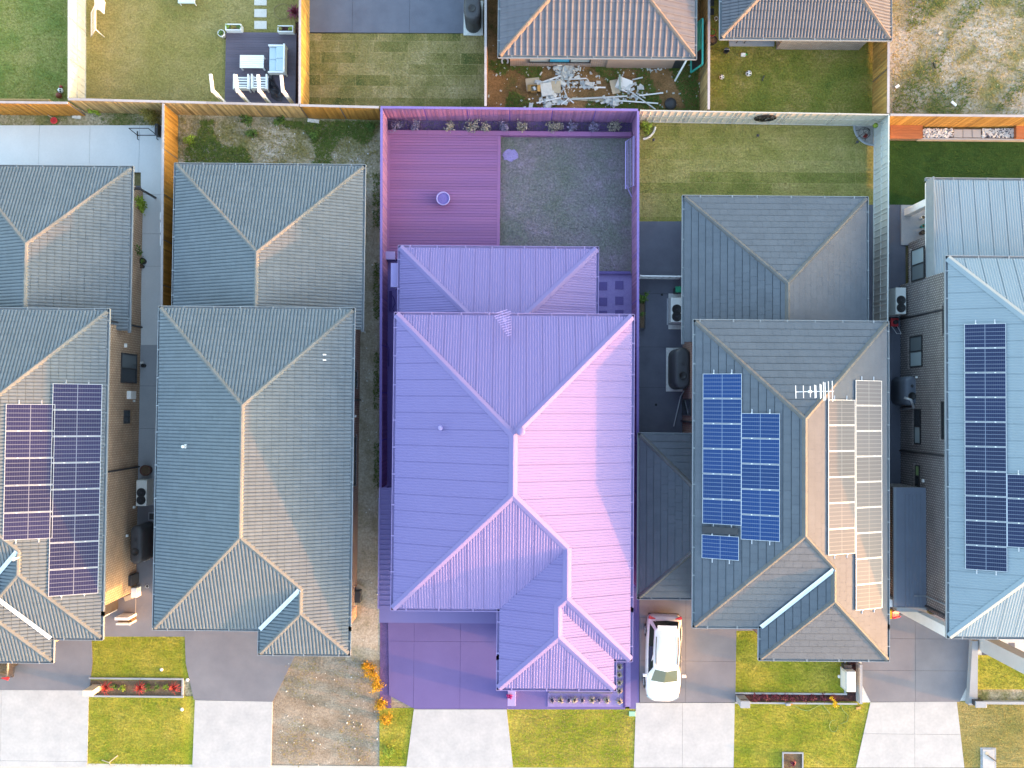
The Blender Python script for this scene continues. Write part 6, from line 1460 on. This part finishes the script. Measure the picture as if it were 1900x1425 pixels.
c = MB(); hp = [(1475, 1309), (1485, 1316), (1500, 1319), (1515, 1311), (1525, 1306), (1533, 1315), (1540, 1324)]; c.tube([P3(*h, .02) for h in hp], .016, 5); c.tube([P3(*h, .02) for h in [(1558, 1305), (1564, 1318), (1574, 1328), (1572, 1338), (1560, 1343)]], .016, 5); c.tube([P3(1547 + 8*math.cos(t*.5), 1347 + 11*math.sin(t*.5), .02) for t in range(11)], .014, 5)
tag(c.build('garden_hose', mat('green_hose', (.22, .32, .10), (.2, .28, .09), 4, .5)), 'thin green hose looping over the right verge', 'hose')
p = P3(1464, 1307, .1); wc = thing('watering_can', 'grey watering nozzle with orange tip on the verge', 'nozzle', p); MB().bbox(p.x - .16, p.x + .08, p.y - .07, p.y + .07, 0, .14, .02).build('can', C_path, wc); MB().cbox(p.x + .14, p.y, .07, .12, .05, .05).build('tip', mat('orange_plastic', (.6, .2, .03), (.5, .17, .03), 4, .4), wc)
p = P3(1592, 1313); tag(MB().cbox(p.x, p.y, .04, .24, .12, .08, .25).build('loose_brick', mat('orange_brick', (.5, .3, .12), (.42, .25, .1), 6, .85), None, False, tuple(p)), 'single orange brick on the right verge', 'brick')
x0, x1, y0, y1 = R(1451, 1490, 1395, 1440); tp = thing('tree_pit', 'square edged tree pit at the bottom of the right verge', 'tree pit', (x0, y0, 0)); MB().box(x0 + .07, x1 - .07, y0 + .07, y1 - .07, -.05, .03).build('soil', M_soil, tp); tf = MB().box(x0, x1, y1 - .069, y1, -.05, .08); tf.build('edge_board', C_path, tp)
for xa in (x0, x1 - .069): MB().box(xa, xa + .069, y0, y1 - .07, -.05, .08).build('edge_board', C_path, tp)
p = P3(1469, 1413); strappy('young_tree', 'thin young sapling in the square tree pit', p.x, p.y, .2, .35, L_plum, 14, .03)

# ------------------------------------------------------------------ lot E
random.seed(74)
x0, x1, y0, y1 = R(1652, 1712, 227, 257, .45); bn = thing('timber_bench', 'orange timber bench platform beside the white pebbles', 'bench', (x0, y0, 0)); M_bench = mat('orange_merbau', (.36, .13, .05), (.28, .10, .04), 2, .6, .3, tone=.12, aniso=(.6, 6, 1))
for k in range(6): MB().box(x0, x1, y0 + (y1-y0)*k/6 + .004, y0 + (y1-y0)*(k+1)/6 - .004, .41, .45).build('slat', M_bench, bn)
MB().box(x0 + .03, x1 - .03, y0 + .03, y1 - .03, .0, .409).build('base', W_post, bn)
x0, x1, y0, y1 = R(1700, 2050, 238, 258, .3); sheet('raised_bed', RP((x0, x1, y0, y1)), .22, M_soil)
PEBV = [mat('white_stone', (.70, .69, .67), (.6, .59, .57), 9, .8), mat('slate_stone', (.12, .13, .16), (.1, .1, .13), 9, .8)]
for nm, a, b_, lb_ in (('pebbles', 1713, 1768, 'white and slate pebbles beside the orange bench'), ('pebbles', 1822, 1886, 'white and slate pebbles at the right of the grey slabs')):
    for mi, cnt in ((0, 420), (1, 90)):
        c = MB()
        for _ in range(cnt):
            x, y = P(random.uniform(a, b_), random.uniform(239, 255), .25); s = random.uniform(.03, .065); c.cbox(x, y, .235 + random.random()*.03, s*1.6, s, s*.7, random.uniform(0, 3), random.uniform(-.4, .4), random.uniform(-.4, .4))
        tag(c.build(nm, PEBV[mi]), (lb_ if mi == 0 else lb_.replace('white and slate', 'dark slate pieces among the')), 'pebbles', None, 'stuff')
for i in range(3):
    x0, x1, y0, y1 = R(1770 + i*17, 1786 + i*17, 240, 255, .26); tag(MB().bbox(x0, x1, y0, y1, .2, .27, .01).build('stepping_slab', C_path, None, False, (x0, y0, .2)), ['left grey slab between the pebble beds', 'middle grey slab between the pebble beds', 'right grey slab between the pebble beds'][i], 'slab', 'grey bed slabs')
x0, x1, y0, y1 = R(1705, 2050, 257, 260, .3); tag(MB().box(x0, x1, y0, y1, -.05, .28).build('retaining_edge', C_path, None, False, (x0, y0, 0)), 'grey retaining edge along the dark green lawn', 'edging')
x0, x1, y0, y1 = R(1886, 1990, 228, 256, .5); tag(MB().box(x0, x1, y0, y1, 0, .5).build('timber_bench', M_bench, None, False, (x0, y0, 0)), 'reddish timber seat cut by the right edge', 'bench')
scatter_grass('turf', 'dark green artificial turf fibres', PL([(1652, 260), (1905, 260), (1905, 382), (1652, 382)]), 160, .045, GRASS_f, 21)
# alfresco under the rear roof
sheet('alfresco_floor', PL([(1671, 381), (1790, 381), (1790, 455), (1671, 455)]), .08, C_path)
p = P3(1677, 389); MB().box(p.x - .02, p.x + .36, p.y - .36, p.y + .0, .081, 2.72).build('alfresco_post', M_white, E)
rr = rE2.rects[0]; MB().box(rr[0] + .05, rr[0] + .25, rr[2], rr[3] - .05, 2.5, 2.75).build('alfresco_beam', M_white, E)
MB().box(rr[0] - .03, rr[0] - .002, rr[2], rr[3] + .02, 2.75, 3.55).build('barge_board', GUT, E)
MB().box(rr[0] + .35, rr[1] - .3, P(1680, 452)[1] - 3.9, P(1680, 452)[1], .02, 2.9).build('rear_wall', B_dark, E)
c = MB()
for i, (px, py, r_, m_) in enumerate(((1714, 403, .12, M_white), (1714, 419, .10, M_teal), (1713, 431, .13, M_black))): pot('plant_pot', ['white pot in a row under the pale rear roof', 'teal pot in a row under the pale rear roof', 'black pot in a row under the pale rear roof'][i], px, py, r_, .3, m_, M_soil, .08)
ac_unit('two fan air conditioner beside the dark brick wall at right', 1672, 558, .55, 1.4, .95)
mw = thing('lawn_mower', 'red lawn mower beside the dark brick wall', 'mower', P3(1657, 598)); p = P3(1660, 598, .3)
MB().bbox(p.x - .2, p.x + .2, p.y - .22, p.y + .22, .12, .36, .06).build('deck', M_redp, mw); MB().lathe([(.12, .36), (.12, .5), (.06, .54)], p.x, p.y, 12).build('motor', M_black, mw)
for sx in (-.2, .2):
    for sy in (-.18, .18): MB().cbox(p.x + sx*1.1, p.y + sy, .11, .06, .2, .2).build('wheel', M_black, mw)
MB().tube([(p.x - .15, p.y - .22, .3), (p.x - .12, p.y - .65, .8), (p.x + .12, p.y - .65, .8), (p.x + .15, p.y - .22, .3)], .018, 6).build('handle', M_alu, mw)
tank('blue grey tank beside the dark brick wall at right', 1652, 1676, 700, 752, 1.7, mat('slate_blue_tank', (.12, .14, .18), (.1, .12, .155), 4, .45), False)
p = P3(1686, 738, 1.9); tag(MB().tube([(p.x - .15, p.y, 1.74), (p.x + .1, p.y - .1, 1.95), (p.x + .4, p.y - .5, 1.6), (p.x + .42, p.y - .6, .1)], .06, 8).build('tank_pipe', M_alu, None, True), 'thick curved pipe from the blue grey tank', 'pipe')
# side garage with deck roof
ga = R(1665, 1720, 905, 1128, 2.9); sg_ = thing('side_garage', 'narrow brick garage with blue deck roof beside the dark brick house', 'garage', ((ga[0]+ga[1])/2, (ga[2]+ga[3])/2, 0)); S_deck = mat('blue_deck_steel', (.16, .19, .25), (.14, .165, .22), 1, .45, .4)
gw = MB(); wall_mesh(gw, [(ga[0] + .08, wE - .002, ga[2] + .05, ga[3] - .05)], 0, 2.72); gw.build('wall', B_dark, sg_)
MB().box(ga[0], wE - .004, ga[2], ga[3], 2.721, 2.76).build('roof_deck', S_deck, sg_)
for k in range(5): xx = ga[0] + .45 + (wE - ga[0] - .55)*k/5; MB().box(xx, xx + .05, ga[2] + .01, ga[3] - .3, 2.761, 2.80).build('rib', S_deck, sg_)
MB().box(ga[0] - .14, ga[0] - .002, ga[2], ga[3], 2.68, 2.80).build('gutter', mat('slate_gutter', (.2, .235, .28), (.18, .21, .25), 2, .4), sg_)
MB().box(ga[0], wE - .01, ga[2] - .22, ga[2] - .002, 2.55, 2.80).build('fascia', GUT, sg_)
MB().box(ga[0] - .3, ga[0] + .079, ga[2] - .02, ga[2] + .35, 0, 2.66).build('pier', M_white, sg_); MB().box(wE - .45, wE - .012, ga[2] - .75, ga[2] - .24, 0, zE - .2).build('pier', M_white, E)
p = P3(1710, 1106, 2.85); MB().tube([(p.x - .35, p.y, 2.83), (wE - .05, p.y, 2.83), (wE - .05, p.y, 5.4)], .035, 6).build('downpipe', GUT, E)
# toys
M_yel = mat('yellow_plastic', (.75, .45, .01), (.68, .4, .01), 4, .35); M_pink = mat('red_pink_plastic', (.65, .05, .12), (.58, .04, .1), 4, .35)
p = P3(1648, 1139, .3); ts = thing('toy_slide', 'yellow and red plastic toy slide on the dark driveway', 'toy', (p.x, p.y, 0)); MB().bbox(p.x - .25, p.x + .14, p.y - .22, p.y + .26, .03, .5, .04).build('base', M_yel, ts); c = MB()
for k in range(6): t0 = k/6; c.cbox(p.x + .18 + t0*.5, p.y - .0, .45 - t0*.38, .13, .34, .04, 0, 0, .6)
c.build('chute', M_pink, ts)
for s in (-1, 1): MB().bar((p.x + .14, p.y + s*.18, .55), (p.x + .72, p.y + s*.18, .12), .04, .1).build('chute_side', M_pink, ts)
# driveway wall, letterbox, porch pier, stepping stones
wl_ = PL([(1798, 1186), (1808, 1186), (1807, 1304), (1791, 1304), (1793, 1270)]); tag(MB().prism(wl_, -.05, .35).build('retaining_wall', C_path), 'low grey wall between the dark driveway and raised lawn', 'wall')
x0, x1, y0, y1 = R(1807, 2050, 1299, 1304); tag(MB().box(x0, x1, y0, y1, -.05, .3).build('retaining_wall', C_path, None, False, (x0, y0, 0)), 'long grey wall in front of the raised right lawn', 'wall')
sheet('pebble_corner', PL([(1779, 1300), (1791, 1300), (1793, 1268)]), .025, PEB)
x0, x1, y0, y1 = R(1812, 1830, 1303, 1312, .8); lt = thing('letterbox', 'small grey letterbox on the wall of the raised right lawn', 'letterbox', (x0, y0, 0)); MB().box(x0, x1, y0, y1, 0, .72).build('pillar', M_dark, lt); MB().bbox(x0 - .04, x1 + .04, y0 - .04, y1 + .04, .721, .8, .015).build('cap', C_path, lt)
p = P3(1822, 1187); M_pier = mat('pale_grey_render', (.5, .53, .55), (.46, .49, .51), 2, .75); tag(MB().box(p.x - .3, p.x + .4, p.y - .5, p.y + .25, 0, 5.5).build('porch_pier', M_pier), 'tall pale grey porch pier at the right edge', 'pier')
for i, (px, py) in enumerate(((1827, 1207), (1852, 1211), (1876, 1200))):
    x, y = P(px, py); tag(MB().bbox(x - .17, x + .17, y - .22, y + .22, .0, .07, .01).build('stepping_stone', C_char, None, False, (x, y, 0)), ['left dark stepping stone in the white pebbles by the porch', 'lowest dark stepping stone in the white pebbles by the porch', 'right dark stepping stone in the white pebbles by the porch'][i], 'stone', 'porch stepping stones')
x0, x1, y0, y1 = R(1819, 1848, 1387, 1440); ut = thing('utility_pit', 'pale utility pit lid set in the far right verge', 'pit lid', (x0, y0, 0)); MB().box(x0, x1, y0, y1, -.05, .02).build('surround', C_path, ut); MB().bbox(x0 + .1, x1 - .12, y0, y1 - .08, .0, .05, .01).build('lid', C_apron, ut); MB().lathe([(.1, .05), (.1, .06)], (x0+x1)/2 - .1, y1 - .3, 14).build('cover', M_ply, ut)
p = P3(1838, 1408); tag(MB().bar((p.x - .2, p.y + .22, .08), (p.x + .25, p.y - .1, .08), .04, .04).build('stick', STEM, None, False, tuple(p)), 'thin stick lying on the utility pit lid', 'stick')

# ------------------------------------------------------------------ lawns
for nm, lb, pl_, d_, m_, sz in (
    ('grass', 'green grass blades of the top left corner lawn', [(-10, -10), (126, -10), (124, 183), (-10, 183)], 110, GRASS_g, .06),
    ('grass', 'dry grass blades of the lawn with the mauve deck', [(164, -10), (552, -10), (552, 42), (414, 58), (414, 186), (164, 186)], 110, GRASS_d, .055),
    ('grass', 'patchy turf blades beside the charcoal patio', [(574, 64), (896, 64), (896, 196), (574, 196)], 110, GRASS_d, .06),
    ('grass', 'shaggy grass blades below the tiled patio', [(1320, 88), (1614, 88), (1614, 208), (1320, 208)], 130, GRASS_g, .07),
    ('grass', 'striped lawn grass blades behind the slate house', [(1190, 230), (1614, 232), (1614, 409), (1190, 409)], 110, GRASS_d, .055),
    ('grass', 'front lawn grass above the red plant bed', [(171, 1182), (338, 1182), (340, 1257), (172, 1257)], 140, GRASS_g, .06),
    ('grass', 'verge grass below the red plant bed', [(165, 1294), (340, 1294), (340, 1420), (163, 1420)], 140, GRASS_g, .06),
    ('grass', 'narrow verge grass left of the middle crossover', [(708, 1318), (766, 1318), (753, 1422), (708, 1422)], 130, GRASS_g, .06),
    ('grass', 'verge grass right of the middle crossover', [(948, 1318), (1178, 1318), (1174, 1422), (956, 1422)], 130, GRASS_d, .06),
    ('grass', 'front lawn grass before the slate house', [(1366, 1170), (1565, 1170), (1565, 1284), (1366, 1284)], 130, GRASS_g, .055),
    ('grass', 'verge grass with the looping hose', [(1365, 1307), (1610, 1307), (1590, 1422), (1364, 1422)], 130, GRASS_g, .06),
    ('grass', 'dry verge grass at the bottom right', [(1782, 1306), (1905, 1306), (1905, 1422), (1792, 1422)], 130, GRASS_d, .06)):
    scatter_grass(nm, lb, PL(pl_), d_, sz, m_, len(lb))
o = scatter_grass('grass', 'raised right lawn grass', PL([(1808, 1217), (1905, 1217), (1905, 1276), (1808, 1276)]), 140, .06, GRASS_g, 77); o.location.z = .1
